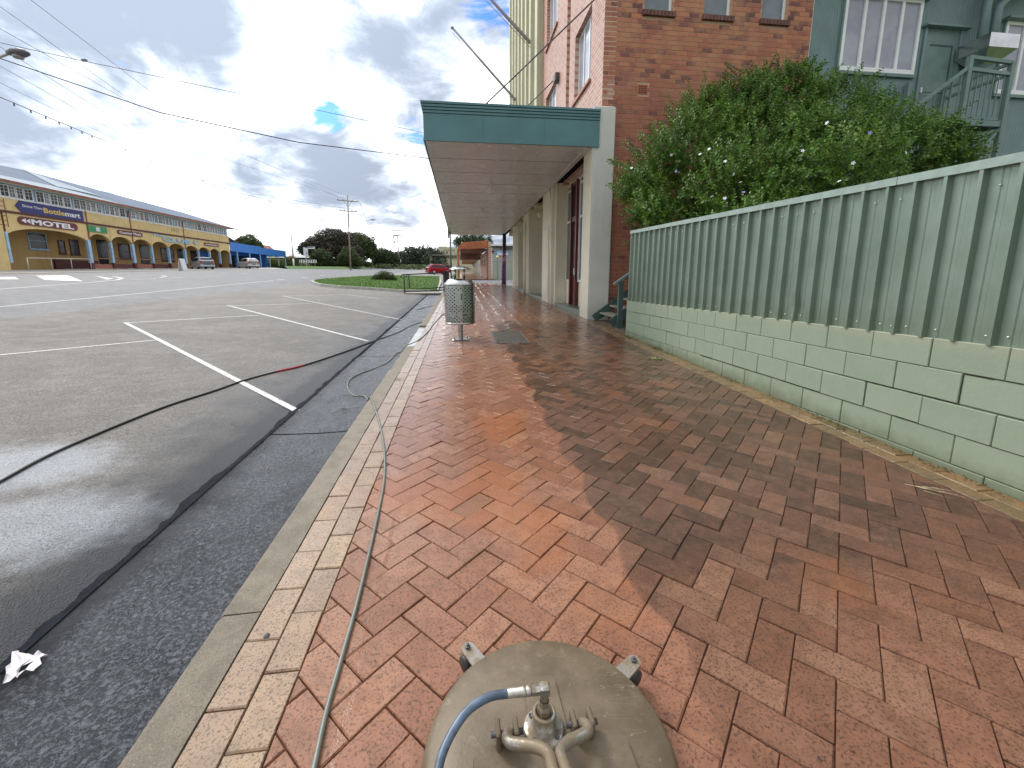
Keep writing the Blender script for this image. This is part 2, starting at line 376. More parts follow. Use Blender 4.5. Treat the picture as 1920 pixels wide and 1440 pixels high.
M_CONC2 = simple('pale_concrete', (.42, .40, .36), .75, var=.2, scale=8, bump=.4, bscale=90)
M_GRASSG = simple('verge_soil', (.07, .13, .025), .9, var=.3, scale=6, bump=.5)
M_DIRT = simple('bare_soil', (.12, .09, .06), .9, var=.4, scale=12, bump=.8, bscale=50)
M_FAR = simple('distant_grass', (.10, .15, .05), .95, var=.3, scale=.3)

def sheet(name, xs, ys, zf, mat, off=0.0, **k):
    b = MB()
    for y in ys:
        for x in xs: b.v.append((x, y, zf(x, y)+off))
    n = len(xs)
    for j in range(len(ys)-1):
        for i in range(n-1): b.face([j*n+i, j*n+i+1, (j+1)*n+i+1, (j+1)*n+i])
    return b.build(name, mat, **k)
# far terrain: one sheet to the horizon
XG = [-1500, -800, -400, -200, -60, -35.5, -9.3, -5.5, -3, -1.68, -.5, 3, 12, 40, 120, 400, 1500]
YG = [-300, -60, -10, 0, 10, 20, 40, 70, 100, 150, 220, 400, 900, 1800]
def gz(x, y): return min(surf(min(x, -1.68), y), surf(-1.68, y)+.0) if x < -1.68 else along(y)-.13
sheet('ground', XG, YG, lambda x, y: gz(x, y)-.10-(0 if y > -1 else 0), M_FAR, kind='structure')
YR = [-6, 0, 10, 20, 31, 42, 60, 80, 100, 125, 150]
sheet('road', [-29.5, -20, -9.3], YR, surf, M_ROAD, 0, kind='structure')
YP = [-6, 0, 5, 10, 15, 20, 25, 31]
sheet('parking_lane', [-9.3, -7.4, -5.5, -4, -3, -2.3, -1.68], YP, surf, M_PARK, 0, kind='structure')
sheet('parking_lane', [-9.3, -5.5, -3, -1.68, -1.2], [31, 42, 60, 80, 100, 125, 150], lambda x, y: surf(x, y) if y < 41 else surf(x, y), simple('pale_asphalt', (.22, .21, .20), .75, var=.15, scale=2, bump=.4, bscale=150), 0, kind='structure')
sheet('side_street', [-1.2, 5, 15, 60], [31.2, 36, 41.6], lambda x, y: along(y)-.10, M_ROAD, 0, kind='structure')
# kerb-side gutter with its two cast joints
sheet('gutter', [-1.66, -1.5, -1.3, -1.1, -.935], [-2, 1, 3.58], surf, M_GUT, .006, kind='structure')
sheet('gutter', [-1.64, -1.5, -1.3, -1.1, -.935], [3.60, 5, 6.7], surf, M_GUT, .006, kind='structure')
sheet('gutter', [-1.62, -1.5, -1.3, -1.1, -.935], [6.72, 9, 12, 16, 20, 31], surf, M_GUT, .006, kind='structure')
b = MB(); ys_ = [-2+i*.05 for i in range(460)]
for y in ys_:
    wd = (.026+.045*noise.noise(Vector((y*1.3, 0, 3)))+.035*noise.noise(Vector((y*6, 0, 1)))+random.uniform(-.012, .012))*(1.0 if y < 6 else .6)
    xl = -1.665-max(.012, wd)
    for x in (xl, -1.672, -1.640): b.v.append((x, y, surf(x, y)+(.004 if x < -1.68 else .0075 if x < -1.65 else .0115)))
for i in range(len(ys_)-1):
    for k in (0, 1): b.face([3*i+k, 3*i+k+1, 3*i+k+4, 3*i+k+3])
b.build('gutter_seam', M_DARKSEAM, kind='structure')
# verge island
isl = [(583, 530), (588, 533), (600, 536.5), (640, 540.5), (700, 544), (755, 548), (822, 549), (828, 530), (825, 520), (780, 519), (720, 518.5), (680, 520), (640, 522.5), (605, 525.5), (588, 528)]
pts = [R(x, y) for x, y in isl]
cen = sum(pts, Vector())/len(pts)
b = MB(); top = [p+Vector((0, 0, .13)) for p in pts]; inn = [p+(cen-p).normalized()*.18 for p in top]
n_ = len(pts)
for i in range(n_):
    j = (i+1) % n_
    b.poly([pts[i], pts[j], top[j], top[i]]); b.poly([top[i], top[j], inn[j], inn[i]])
b.build('island_kerb', M_CONC2, kind='structure')
b = MB(); b.poly(inn); b.build('grass_verge', M_GRASSG, kind='structure')
g = MB()
def inside(p, poly):
    c = False
    for i in range(len(poly)):
        a, d = poly[i], poly[i-1]
        if (a.y > p[1]) != (d.y > p[1]) and p[0] < (d.x-a.x)*(p[1]-a.y)/(d.y-a.y)+a.x: c = not c
    return c
x0, x1 = min(p.x for p in inn), max(p.x for p in inn); y0, y1 = min(p.y for p in inn), max(p.y for p in inn)
for _ in range(26000):
    x = random.uniform(x0, x1); y = y0+(y1-y0)*random.random()**1.4
    if not inside((x, y), inn): continue
    z = surf(x, y)+.12; h = random.uniform(.04, .10); a = random.random()*6.28; wd = .012
    dx, dy = cos(a)*wd, sin(a)*wd; lx, ly = random.uniform(-.03, .03), random.uniform(-.03, .03)
    g.rn = random.random(); g.add([(x-dx, y-dy, z), (x+dx, y+dy, z), (x+lx, y+ly, z+h)], [(0, 1, 2)])
def leafmat(name, a, b_, c, rough=.55, trans=.25, clump=1.2):
    q = NT(name); r = q.N('ShaderNodeAttribute', attribute_name='rnd').outputs['Fac']
    rp = q.N('ShaderNodeValToRGB'); q.l.new(r, rp.inputs[0]); cr = rp.color_ramp
    cr.elements[0].color = (*a, 1); cr.elements[1].color = (*c, 1); e = cr.elements.new(.55); e.color = (*b_, 1)
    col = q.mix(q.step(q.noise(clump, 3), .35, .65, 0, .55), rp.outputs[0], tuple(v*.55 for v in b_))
    q.set('Base Color', col); q.set('Roughness', rough); q.set('Specular IOR Level', .35)
    tr = q.N('ShaderNodeBsdfTranslucent'); q.l.new(col, tr.inputs[0])
    mx = q.N('ShaderNodeMixShader'); mx.inputs[0].default_value = trans
    q.l.new(q.p.outputs[0], mx.inputs[1]); q.l.new(tr.outputs[0], mx.inputs[2])
    q.l.new(mx.outputs[0], q.n['Material Output'].inputs[0]); return q.m
M_BLADE = leafmat('grass_blade', (.07, .16, .02), (.12, .25, .035), (.20, .33, .06))
g.build('grass', M_BLADE, attr=True, kind='stuff')
# painted lines
def strip(name, pa, pb, wd, off=.005, seg=1, zf=surf):
    a, c = Vector((pa[0], pa[1], 0)), Vector((pb[0], pb[1], 0)); d = (c-a).normalized(); s_ = Vector((-d.y, d.x, 0))*(wd/2)
    n = max(seg, int((c-a).length/1.0)); bb = MB()
    for i in range(n+1):
        p = a+(c-a)*(i/n)
        for q_ in (p-s_, p+s_): bb.v.append((q_.x, q_.y, zf(q_.x, q_.y)+off))
    for i in range(n): bb.face([2*i, 2*i+1, 2*i+3, 2*i+2][::-1])
    return bb.build(name, M_PAINT, kind='structure')
def lp(a, c, wd, name='painted_line', **k):
    wd *= .78
    strip(name, R(*a), R(*c), wd, **k)
BX = [R(230, 605), R(425, 573), R(528, 555)]
for a, c, wd in (((234, 605), (563, 774), .085), ((232, 606), (488, 591), .08), ((0, 666), (293, 638), .07),
                 ((427, 573), (690, 640), .09), ((425, 574), (580, 569), .08), ((530, 555), (755, 600), .08), ((528, 555.5), (650, 552.6), .07), ((650, 552.6), (712, 560), .07)):
    lp(a, c, wd)
lp((0, 575.5), (512, 526), .12); lp((-400, 612), (0, 575.5), .12)
for a, c in (((519, 525.5), (533, 524)), ((565, 521), (578, 519.6)), ((600, 516.5), (610, 515.6)), ((640, 513.5), (650, 513)), ((455, 513.3), (466, 512.8)), ((505, 510.6), (514, 510.3)), ((388, 517.6), (408, 517)), ((321, 520.6), (346, 519.6)), ((243, 524.6), (263, 524)), ((281, 522.9), (293, 522.3)), ((300, 520.6), (312, 518.2)), ((312, 518.2), (303, 516.6))):
    lp(a, c, .14, 'centre_dash')
lp((-300, 565), (160, 530.2), .12); lp((160, 530.2), (212, 526), .14)
for q_ in ([(67, 517.2), (127, 516.6), (156, 528), (84, 525.4)], [(-60, 521), (28, 519.4), (36, 524.2), (-60, 524.5)], [(176, 517), (205, 521.6), (214, 523), (200, 524.6), (190, 521)], [(205, 526.6), (222, 525.5), (233, 522.4), (224, 519.8), (206, 518.6), (222, 521), (224, 523), (216, 525)]):
    P = [R(*c) for c in q_]; bb = MB(); bb.poly([(p.x, p.y, p.z+.012) for p in P][::-1]); bb.build('hatch_marking', M_PAINT, kind='structure')
# kerb stones
kb = 0.0; edges = [-2, 1.5, 3.74, 5.32, 7.05, 9.3, 12, 15, 18, 21.5, 25, 28, 31.2]
for i, (a, c) in enumerate(zip(edges, edges[1:])):
    if i == 4: continue                             # the drain inlet gap is filled by a lower stone
    b = MB(); x0, x1, j = -.93, -.785, .004
    cs = [(x0-.012, -.16), (x0-.008, -.02), (x0+.012, -.002), (x1, 0), (x1, -.16)]
    if i == 3: cs = [(x, min(z, -.035)) for x, z in cs]
    n = 6; yy = [a+j+(c-a-2*j)*k/n for k in range(n+1)]
    for y in yy:
        for x, z in cs: b.v.append((x+random.uniform(-.002, .002), y, z+along(y)+random.uniform(-.002, .002)))
    m = len(cs)
    for k in range(n):
        for q_ in range(m-1): b.face([k*m+q_, k*m+q_+1, (k+1)*m+q_+1, (k+1)*m+q_][::-1])
    b.face(list(range(m))); b.face([n*m+q_ for q_ in range(m-1, -1, -1)])
    b.build('kerb_stone', M_CONC, kind='structure')
b = MB(); b.box((-.93, 7.06, -.2), (-.785, 9.29, 0)); 
for i in range(len(b.v)): x, y, z = b.v[i]; b.v[i] = (x, y, z+along(y)-.04)
b.build('kerb_inlet', simple('wet_inlet_stone', (.40, .40, .38), .25, var=.2), kind='structure')
# footpath: bed plus pavers
XW = 3.13
fp = sheet('footpath', [-.785, 1, XW+.03], [-1]+[i*3.2 for i in range(1, 10)]+[31.2], along_f := (lambda x, y: along(y)), M_BED, -.010, kind='structure')
W_ = .1185
def clip(poly, ax, v, keep_gt):
    out = []
    for i in range(len(poly)):
        a, c = poly[i-1], poly[i]; ia = (a[ax] > v) == keep_gt; ic = (c[ax] > v) == keep_gt
        if ia != ic:
            t = (v-a[ax])/(c[ax]-a[ax]); out.append((a[0]+t*(c[0]-a[0]), a[1]+t*(c[1]-a[1])))
        if ic: out.append(c)
    return out
XA, XB = -.547, 2.885
def area(p): return abs(sum(p[i-1][0]*p[i][1]-p[i][0]*p[i-1][1] for i in range(len(p))))/2
GRATE = (.56, 1.17, 6.95, 8.3)
cs45 = cos(pi/4)
full, cut = [], []
N = 240
for iy in range(-60, 300):
    for ix in range(-300, 300):
        k = (ix-iy) % 4
        if k == 0: r = (ix, iy, ix+2, iy+1)
        elif k == 3: r = (ix, iy, ix+1, iy+2)
        else: continue
        cx, cy = (r[0]+r[2])/2*W_, (r[1]+r[3])/2*W_
        X0, Y0 = (cx-cy)*cs45, (cx+cy)*cs45
        if not (-.8 < X0 < 3.2 and .3 < Y0 < 31.1): continue
        g_ = .0016
        q_ = [(r[0]*W_+g_, r[1]*W_+g_), (r[2]*W_-g_, r[1]*W_+g_), (r[2]*W_-g_, r[3]*W_-g_), (r[0]*W_+g_, r[3]*W_-g_)]
        P = [((u-v)*cs45, (u+v)*cs45) for u, v in q_]
        C = clip(clip(P, 0, XA, True), 0, XB, False)
        if Y0 > 30.8: C = clip(C, 1, 31.15, False)
        if len(C) < 3 or area(C) < .0008: continue
        if GRATE[0] < X0 < GRATE[1] and GRATE[2] < Y0 < GRATE[3]: continue
        (full if len(C) == 4 and area(C) > .0265 else cut).append((C, X0, Y0, k))
def slab(b, poly, zf, th=.02, ch=.004):
    n = len(poly); cx = sum(p[0] for p in poly)/n; cy = sum(p[1] for p in poly)/n
    def ins(p, d):
        vx, vy = cx-p[0], cy-p[1]; L = hypot(vx, vy) or 1; d = min(d, L*.6); return (p[0]+vx/L*d, p[1]+vy/L*d)
    r0 = [(*p, zf(*p)-th) for p in poly]; r1 = [(*p, zf(*p)-ch) for p in poly]
    r2 = [(*ins(p, ch*1.3), zf(*p)) for p in poly]
    fs = [tuple(range(2*n, 3*n))]
    for k in range(2):
        for i in range(n): j = (i+1) % n; fs.append((k*n+i, k*n+j, (k+1)*n+j, (k+1)*n+i))
    b.add(r0+r1+r2, fs)
PR = {}
for k in (0, 3):
    hw, hh = (W_-.0016, W_/2-.0016) if k == 0 else (W_/2-.0016, W_-.0016)
    P = [((u-v)*cs45, (u+v)*cs45) for u, v in ((-hw, -hh), (hw, -hh), (hw, hh), (-hw, hh))]
    b = MB(); slab(b, P, lambda x, y: 0.0); PR[k] = b.mesh('paver', M_PAVER, attr=True)
tilt = math.atan(SL)
def vis(p): return p[2] > .75 and abs(p[1]/max(p[2], .1)) < 2.2
full.sort(key=lambda p: (0 if vis(p) else 1, hypot(p[1]-.1, p[2])))
for C, X0, Y0, k in full[:290]:
    o = put('paver', PR[k], fp, (X0, Y0, along(Y0)+random.gauss(0, .0014)), (tilt+random.gauss(0, .009), random.gauss(0, .009), random.gauss(0, .007)))
b = MB()
def surf_rand():
    a, c, d = random.gauss(0, .0014), random.gauss(0, .009), random.gauss(0, .009)
    return a, c, d
for C, X0, Y0, k in full[290:]+cut:
    a, c, d = surf_rand(); b.rn = random.random()
    slab(b, C, lambda x, y: along(y)+a+c*(x-X0)+d*(y-Y0), .02, .004 if Y0 < 5 else .0015)
b.build('paver_field', M_PAVER, fp, attr=True, kind='stuff')
# buff header rows along the kerb, then the mossy rows at the wall
def rows(xs, mat, name, far_name, y_own, ymax=31.1, L=.2345, stag=0):
    b = MB(); cnt = 0
    for r, (xa, xb) in enumerate(xs):
        y = .2+(r % 2)*L*.45
        while y < ymax:
            yb = min(y+L*random.uniform(.98, 1.02), ymax); P = [(xa, y+.0015), (xb-.0025, y+.0015), (xb-.0025, yb-.002), (xa, yb-.002)]
            a, c, d = surf_rand(); mx, my = (xa+xb)/2, (y+yb)/2
            zf = lambda x, y: along(y)+a+c*(x-mx)+d*(y-my)
            if .7 < y < y_own:
                bb = MB(); bb.rn = 0.0; slab(bb, P, zf); bb.build(name, mat, fp, attr=True)
            else: b.rn = random.random(); slab(b, P, zf)
            y = yb
    b.build(far_name, mat, fp, attr=True, kind='stuff')
rows([(-.780, -.664), (-.662, -.549)], M_BUFF, 'edge_paver', 'edge_paver_row', 8.5)
rows([(2.887, 3.005), (3.007, 3.13)], M_EDGE, 'edge_paver', 'edge_paver_row', 7.6)
# ================================================================== BLOCK WALL AND METAL FENCE
def mgreen():
    q = NT('painted_green_block'); r = q.rnd(); x, y, z = q.xyz()
    c = q.mix(r, (.220, .275, .195), (.245, .30, .215))
    c = q.mix(q.step(q.noise(7, 5, .6), .4, .7, 0, .35), c, (.27, .33, .24))
    c = q.mix(q.step(q.noise(34, 4, .7), .62, .72, 0, .4), c, (.22, .27, .2))
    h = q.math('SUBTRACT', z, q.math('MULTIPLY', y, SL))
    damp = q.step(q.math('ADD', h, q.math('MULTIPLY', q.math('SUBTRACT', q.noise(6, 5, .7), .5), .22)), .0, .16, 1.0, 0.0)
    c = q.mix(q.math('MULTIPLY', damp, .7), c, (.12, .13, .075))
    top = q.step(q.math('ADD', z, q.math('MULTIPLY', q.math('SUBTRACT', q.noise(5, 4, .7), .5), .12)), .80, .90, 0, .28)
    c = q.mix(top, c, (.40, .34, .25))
    q.set('Base Color', c); q.set('Roughness', .68); q.bump(q.math('ADD', q.noise(130, 4, .7), q.noise(30, 3)), .35, .004); return q.m
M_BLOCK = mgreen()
M_MORTAR = simple('dark_open_joint', (.15, .20, .135), .85, var=.3, scale=10)
M_CRACK = simple('crack_shadow', (.012, .013, .010), .9)
WX = 3.14
wall = thing('block_wall', (WX+.1, 4, along(4)), 'low wall of pale green painted concrete blocks with stepped cracks under the metal fence', 'wall')
def W(y): return .898-.008*(y-2)                # wall top
b = MB(); b.box((WX+.012, -1.2, -.25), (WX+.19, 7.68, .70))
for i in range(len(b.v)):
    x, y, z = b.v[i]
    if z > .5: b.v[i] = (x, y, W(y)-.012)
wloc = Vector((WX+.1, 4, along(4)))
def rel(bb, o): bb.v = [tuple(Vector(v)-o) for v in bb.v]; return bb
rel(b, wloc).build('joint_backing', M_MORTAR, wall)
yj = {}
for c in range(6):
    y = 7.68 if c != 1 else 7.68-.20
    y -= {0: .0, 1: 0, 2: -.0, 3: .22, 4: 0, 5: .2}[c]
    z1, z0 = -.2*c-.0025, -.2*(c+1)+.0025
    ys = [7.68] if abs(y-7.68) < .01 else [7.68, y]
    while y > -1.0: y -= .4055; ys.append(y)
    for ya, yb in zip(ys, ys[1:]):
        dx = random.gauss(0, .0015); crack = 0
        if W(yb)+z1 < along(ya)-.06 and W(ya)+z1 < along(yb)-.06: continue
        b = MB(); j = .0022; a_, c_ = yb+j, ya-j
        if c == 3 and .8 < yb < 6: dx += .002
        vs = []
        for y_ in (a_, c_):
            zt, zb = W(y_)+z1, W(y_)+z0
            sh = -.006 if c in (2,) and y_ < 3.4 else 0
            vs += [(WX+dx+.004, y_, zb+sh), (WX+.15, y_, zb+sh), (WX+.15, y_, zt+sh), (WX+dx+.004, y_, zt+sh)]
        b.add(vs, [(0, 1, 2, 3), (7, 6, 5, 4), (0, 3, 7, 4), (3, 2, 6, 7), (1, 0, 4, 5)])
        e = .004
        b.add([(WX+dx, a_+e, vs[0][2]+e), (WX+dx, c_-e, vs[4][2]+e), (WX+dx, c_-e, vs[7][2]-e), (WX+dx, a_+e, vs[3][2]-e), vs[0], vs[4], vs[7], vs[3]],
              [(0, 3, 2, 1), (4, 0, 1, 5), (5, 1, 2, 6), (6, 2, 3, 7), (7, 3, 0, 4)])
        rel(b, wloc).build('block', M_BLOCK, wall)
b = MB()                                            # stair-stepped crack lines that opened in the joints
def ck(y0, y1, k, w_=.012):
    for i in range(8):
        a = y0+(y1-y0)*i/8; c = y0+(y1-y0)*(i+1)/8; wv = w_*random.uniform(.5, 1.1)
        b.add([(WX-.0015, a, W(a)-.2*k-wv/2), (WX-.0015, c, W(c)-.2*k-wv/2), (WX-.0015, c, W(c)-.2*k+wv/2), (WX-.0015, a, W(a)-.2*k+wv/2)], [(0, 1, 2, 3)])
def cv(y, k0, k1, w_=.007): b.add([(WX-.0015, y-w_/2, W(y)-.2*k0), (WX-.0015, y+w_/2, W(y)-.2*k0), (WX-.0015, y+w_/2, W(y)-.2*k1), (WX-.0015, y-w_/2, W(y)-.2*k1)], [(0, 1, 2, 3)])
ck(5.1, 2.82, 3, .010); cv(2.82, 2, 3, .009); ck(2.82, 2.46, 2, .006); ck(2.46, 2.2, 2, .008); cv(2.2, 1, 2, .005); ck(2.2, 1.0, 1, .008); ck(2.8, 1.0, 3, .008); ck(6.9, 5.4, 2, .004); ck(7.4, 6.2, 1, .004)
rel(b, wloc).build('crack', M_CRACK, wall)
# fence
def mfence():
    q = NT('pale_green_steel_sheet'); x, y, z = q.xyz()
    c = q.mix(q.step(q.noise(2.2, 5, .6), .35, .7), (.180, .242, .190), (.215, .275, .222))
    c = q.mix(q.step(q.noise(5, 6, .7, q.map(q.pos(), (1, 1, .3))), .58, .72, 0, .3), c, (.32, .36, .32))
    q.set('Base Color', c); q.set('Roughness', q.step(q.noise(5, 4), .3, .7, .30, .44)); q.set('Metallic', .45); q.set('Specular IOR Level', .6); h_ = q.step(q.math('ADD', z, q.math('MULTIPLY', q.math('SUBTRACT', q.noise(6, 5, .7), .5), .35)), .92, 1.15, .35, 0.0); c = q.mix(h_, c, (.16, .20, .13)); c = q.mix(q.step(q.noise(55, 5, .75), .64, .70, 0, .5), c, (.13, .17, .13)); q.set('Base Color', c); q.bump(q.noise(7, 3), .16, .02); return q.m
M_FENCE = mfence(); M_CAP = simple('pale_green_steel_cap', (.26, .34, .30), .38, var=.12, scale=9, grime=.3)
M_SCREW = simple('screw_head', (.62, .66, .62), .35, metal=.4)
fence = thing('metal_fence', (3.2, 4, .88), 'tall pale green ribbed steel fence standing on top of the block wall', 'fence')
floc = Vector((3.2, 4, .88))
def FT(y): return 1.985+.027*(y-2)
FX = 3.165; pit = .1895; ysheet = 7.62; k = 0
scr = MB()
while ysheet > -1.2:
    b = MB(); prof = []; nr = 4
    for i in range(nr):
        y = ysheet-pit*i; prof += [(y, 0), (y-.008, -.036), (y-.030, -.036), (y-.040, 0), (y-.098, .0), (y-.104, .005), (y-.130, .005), (y-.136, 0)]
    prof.append((ysheet-pit*nr+.001, 0))
    dent = lambda y, z: .012*math.exp(-((y-3.62)**2/.004+(z-1.02)**2/.01))
    zs = [0, .12, .25, .5, .75, 1]
    for t_ in zs:
        for (y, dx) in prof:
            zb, zt = W(y)-.004, FT(y)-.02; z = zb+(zt-zb)*t_
            b.v.append((FX+dx+dent(y, z)+.004*noise.noise(Vector((y*1.7, z*1.3, k*.1))), y, z))
    n = len(prof)
    for r in range(len(zs)-1):
        for i in range(n-1): b.face([r*n+i, r*n+i+1, (r+1)*n+i+1, (r+1)*n+i][::-1])
    rel(b, floc).build('fence_sheet', M_FENCE, fence)
    for i in range(nr):
        y = ysheet-pit*i
        for yy, z, xx in ((y-.031, FT(y)-.035, FX-.034), (y-.085, W(y)+.055, FX-.003), (y-.17, W(y)+.05, FX-.003), (y-.10, FT(y)-.16, FX-.003)):
            if (xx > FX-.02 and random.random() < .45): continue
            scr.lathe([(.0001, .006), (.005, .004), (.007, 0)], n=6, M=Matrix.Translation((xx, yy, z)) @ Matrix.Rotation(-pi/2, 4, 'Y'))
    ysheet -= pit*nr; k += 1
rel(scr, floc).build('screw_heads', M_SCREW, fence, kind='stuff')
b = MB()
for y0, y1 in ((7.64, 5.2), (5.195, 2.8), (2.795, -1.3)):
    vs = []
    for y in (y0, y1):
        t_ = FT(y); vs += [(FX-.040, y, t_-.055), (FX-.040, y, t_), (FX+.03, y, t_+.004), (FX+.03, y, t_-.055)]
    b = MB(); b.add(vs, [(0, 4, 5, 1), (1, 5, 6, 2), (2, 6, 7, 3), (0, 1, 2, 3), (7, 6, 5, 4), (3, 7, 4, 0)])
    rel(b, floc).build('top_rail', M_CAP, fence)
b = MB(); b.box((FX-.002, 7.625, W(7.6)), (FX+.05, 7.67, FT(7.6)-.02)); rel(b, floc).build('end_post', M_CAP, fence)
# yard soil behind and at the wall foot
b = MB(); sheet('yard_soil', [XW+.031, 3.6, 4, 8, 20], [-1, 3, 7.68, 10.2], lambda x, y: along(y)-.03+(.25 if x > 3.7 and y < 7.7 else 0), M_DIRT, 0, kind='structure')
# ================================================================== SHOP BUILDING
BW = 10.2                                           # brick side wall plane
M_BRMORT = simple('pale_mortar', (.50, .33, .24), .85, var=.15, scale=30)
def mbrick(name):
    q = NT(name); r = q.rnd(); x, y, z = q.xyz()
    rp = q.N('ShaderNodeValToRGB'); q.l.new(r, rp.inputs[0]); cr = rp.color_ramp; cr.interpolation = 'LINEAR'
    cr.elements[0].color = (.13, .055, .05, 1); cr.elements[1].color = (.40, .17, .085, 1)
    for p, c in ((.14, (.165, .06, .05)), (.20, (.25, .085, .055)), (.6, (.30, .105, .062)), (.85, (.36, .14, .075))):
        e = cr.elements.new(p); e.color = (*[min(.6, v*1.45) for v in c], 1)
    c = q.mix(q.step(q.noise(3, 3), .4, .65, 0, .55), rp.outputs[0], (.52, .26, .14))
    lowz = q.step(z, 5.2, 6.4, .45, 0.0)
    c = q.mix(lowz, c, (.31, .105, .066))
    c = q.mix(q.step(q.noise(60, 4, .7), .5, .75, 0, .4), c, (.10, .04, .03))
    q.set('Base Color', c); q.set('Roughness', .72); q.bump(q.noise(120, 4), .35, .004); return q.m
M_BRICK = mbrick('face_brick')
def mcream(name, a, gr=.0):
    q = NT(name); x, y, z = q.xyz()
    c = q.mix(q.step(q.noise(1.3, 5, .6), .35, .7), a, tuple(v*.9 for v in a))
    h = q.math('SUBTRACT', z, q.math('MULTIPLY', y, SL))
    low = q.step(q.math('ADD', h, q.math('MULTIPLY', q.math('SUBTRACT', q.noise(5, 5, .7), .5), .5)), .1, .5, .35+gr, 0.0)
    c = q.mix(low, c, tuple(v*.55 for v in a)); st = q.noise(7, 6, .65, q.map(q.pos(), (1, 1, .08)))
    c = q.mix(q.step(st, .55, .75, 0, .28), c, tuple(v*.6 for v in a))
    q.set('Base Color', c); q.set('Roughness', .6); q.bump(q.noise(40, 4), .15, .004); return q.m
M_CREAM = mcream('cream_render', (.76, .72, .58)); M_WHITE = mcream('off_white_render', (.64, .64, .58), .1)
M_FINS = mcream('cream_cladding', (.56, .54, .38))
M_TEAL = simple('teal_fascia_paint', (.085, .20, .215), .42, var=.1, scale=1.3, rvar=.06)
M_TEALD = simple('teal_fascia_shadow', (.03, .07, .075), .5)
M_SOFFIT = simple('cream_soffit_gloss', (.60, .61, .61), .32, var=.04, scale=1.2, rvar=.07)
M_LINE = simple('panel_gap', (.02, .018, .016), .95, spec=0.0)
M_MAROON = simple('maroon_paint', (.10, .018, .015), .35, var=.2)
M_GLASS = NT('window_glass'); q = M_GLASS; q.set('Base Color', q.mix(q.step(q.noise(1.2, 3), .4, .6), (.05, .07, .09), (.10, .13, .15))); q.set('Roughness', .06); q.set('Specular IOR Level', 1.0); q.bump(q.noise(1.5, 2), .04, .05); M_GLASS = q.m
M_PALEGLASS = NT('curtained_glass'); q = M_PALEGLASS; q.set('Base Color', q.mix(q.step(q.noise(1.6, 4, .6), .35, .65), (.30, .31, .38), (.38, .40, .46))); q.set('Roughness', .10); q.set('Specular IOR Level', .7); M_PALEGLASS = q.m
M_WFRAME = simple('white_window_paint', (.86, .87, .87), .4, var=.05)
M_TUBE = simple('fluorescent_tube_housing', (.75, .75, .75), .3, var=.03)
M_STEP = simple('mossy_green_step', (.14, .17, .13), .3, var=.3, scale=9)
shop = thing('shop_building', (3.3, 15, along(15)), 'three storey red brick shop with a long teal edged street awning over cream shopfronts', 'building')
sl = Vector((3.3, 15, along(15)))
def SB(bb, name, m, parent=None, **k): return rel(bb, sl).build(name, m, parent or shop, **k)
X0s, X1s = 3.345, 8.47
wins = [(4.27, 4.96), (5.71, 6.40), (7.15, 7.82)]; WZ = 7.28
b = MB()                                            # side wall core with the three window holes
cols = [X0s+.02]+[v for w_ in wins for v in w_]+[X1s]
for i in range(0, len(cols)-1):
    xa, xb = cols[i], cols[i+1]
    if i % 2 == 0: b.box((xa, BW+.008, -.1), (xb, BW+.35, 13.5))
    else: b.box((xa, BW+.008, -.1), (xb, BW+.35, WZ)); b.box((xa, BW+.008, 8.9), (xb, BW+.35, 13.5))
sidewall = SB(b, 'side_wall', M_BRMORT)
bw_, bh_ = .2515, .1015; bricks = []
row = 0; z = .10
while z < 13.4:
    x = X0s-(bw_/2 if row % 2 else 0)
    while x < X1s:
        xa, xb = max(x, X0s), min(x+bw_, X1s)
        ok = xb-xa > .05
        if any(xa < w1 and xb > w0 and z+bh_ > WZ-.10 and z < 8.9 for w0, w1 in wins):
            for w0, w1 in wins:
                if z+bh_ > WZ-.10 and z < 8.9 and xa < w1 and xb > w0:
                    if xa < w0-.05: xb = w0
                    elif xb > w1+.05: xa = w1
                    else: ok = False
        if xa < 4.445 and xb > 4.195 and z+bh_ > 5.53 and z < 5.73:
            if xa < 4.12: xb = 4.198
            elif xb > 4.52: xa = 4.442
            else: ok = False
        if ok and xb-xa > .05: bricks.append((xa, xb, z, row))
        x += bw_
    z += bh_; row += 1
bm0 = MB(); bm0.rn = 0.0
def brick_geo(bb, xa, xb, z0, y, th=.012):
    j = .006; e = .003; o = (0, 0, 0)
    r0 = [(xa+j, y+th, z0+j), (xb-j, y+th, z0+j), (xb-j, y+th, z0+bh_-j), (xa+j, y+th, z0+bh_-j)]
    r1 = [(a, y+e, c) for a, _, c in r0]; r2 = [(xa+j+e, y, z0+j+e), (xb-j-e, y, z0+j+e), (xb-j-e, y, z0+bh_-j-e), (xa+j+e, y, z0+bh_-j-e)]
    bb.add(r0+r1+r2, [(0, 1, 5, 4), (1, 2, 6, 5), (2, 3, 7, 6), (3, 0, 4, 7), (4, 5, 9, 8), (5, 6, 10, 9), (6, 7, 11, 10), (7, 4, 8, 11), (8, 9, 10, 11)])
brick_geo(bm0, -bw_/2, bw_/2, 0, 0); brme = bm0.mesh('brick', M_BRICK, attr=True)
def hidden_b(xa, z): return z < 4.4 or (xa > 4.9 and z < 5.0+(xa-4.9)*.5) or z > 7.5
own = [q for q in bricks if not hidden_b(q[0], q[2]) and q[1]-q[0] > bw_-.01][:296]; ows = set(own)
for xa, xb, z, r_ in own:
    put('brick', brme, sidewall, Vector(((xa+xb)/2, BW+random.gauss(0, .0008), z))-sl)
b = MB()
for q_ in bricks:
    if q_ in ows: continue
    b.rn = random.random(); brick_geo(b, q_[0], q_[1], q_[2], BW)
rel(b, sl).build('brickwork', M_BRICK, sidewall, attr=True, kind='stuff')
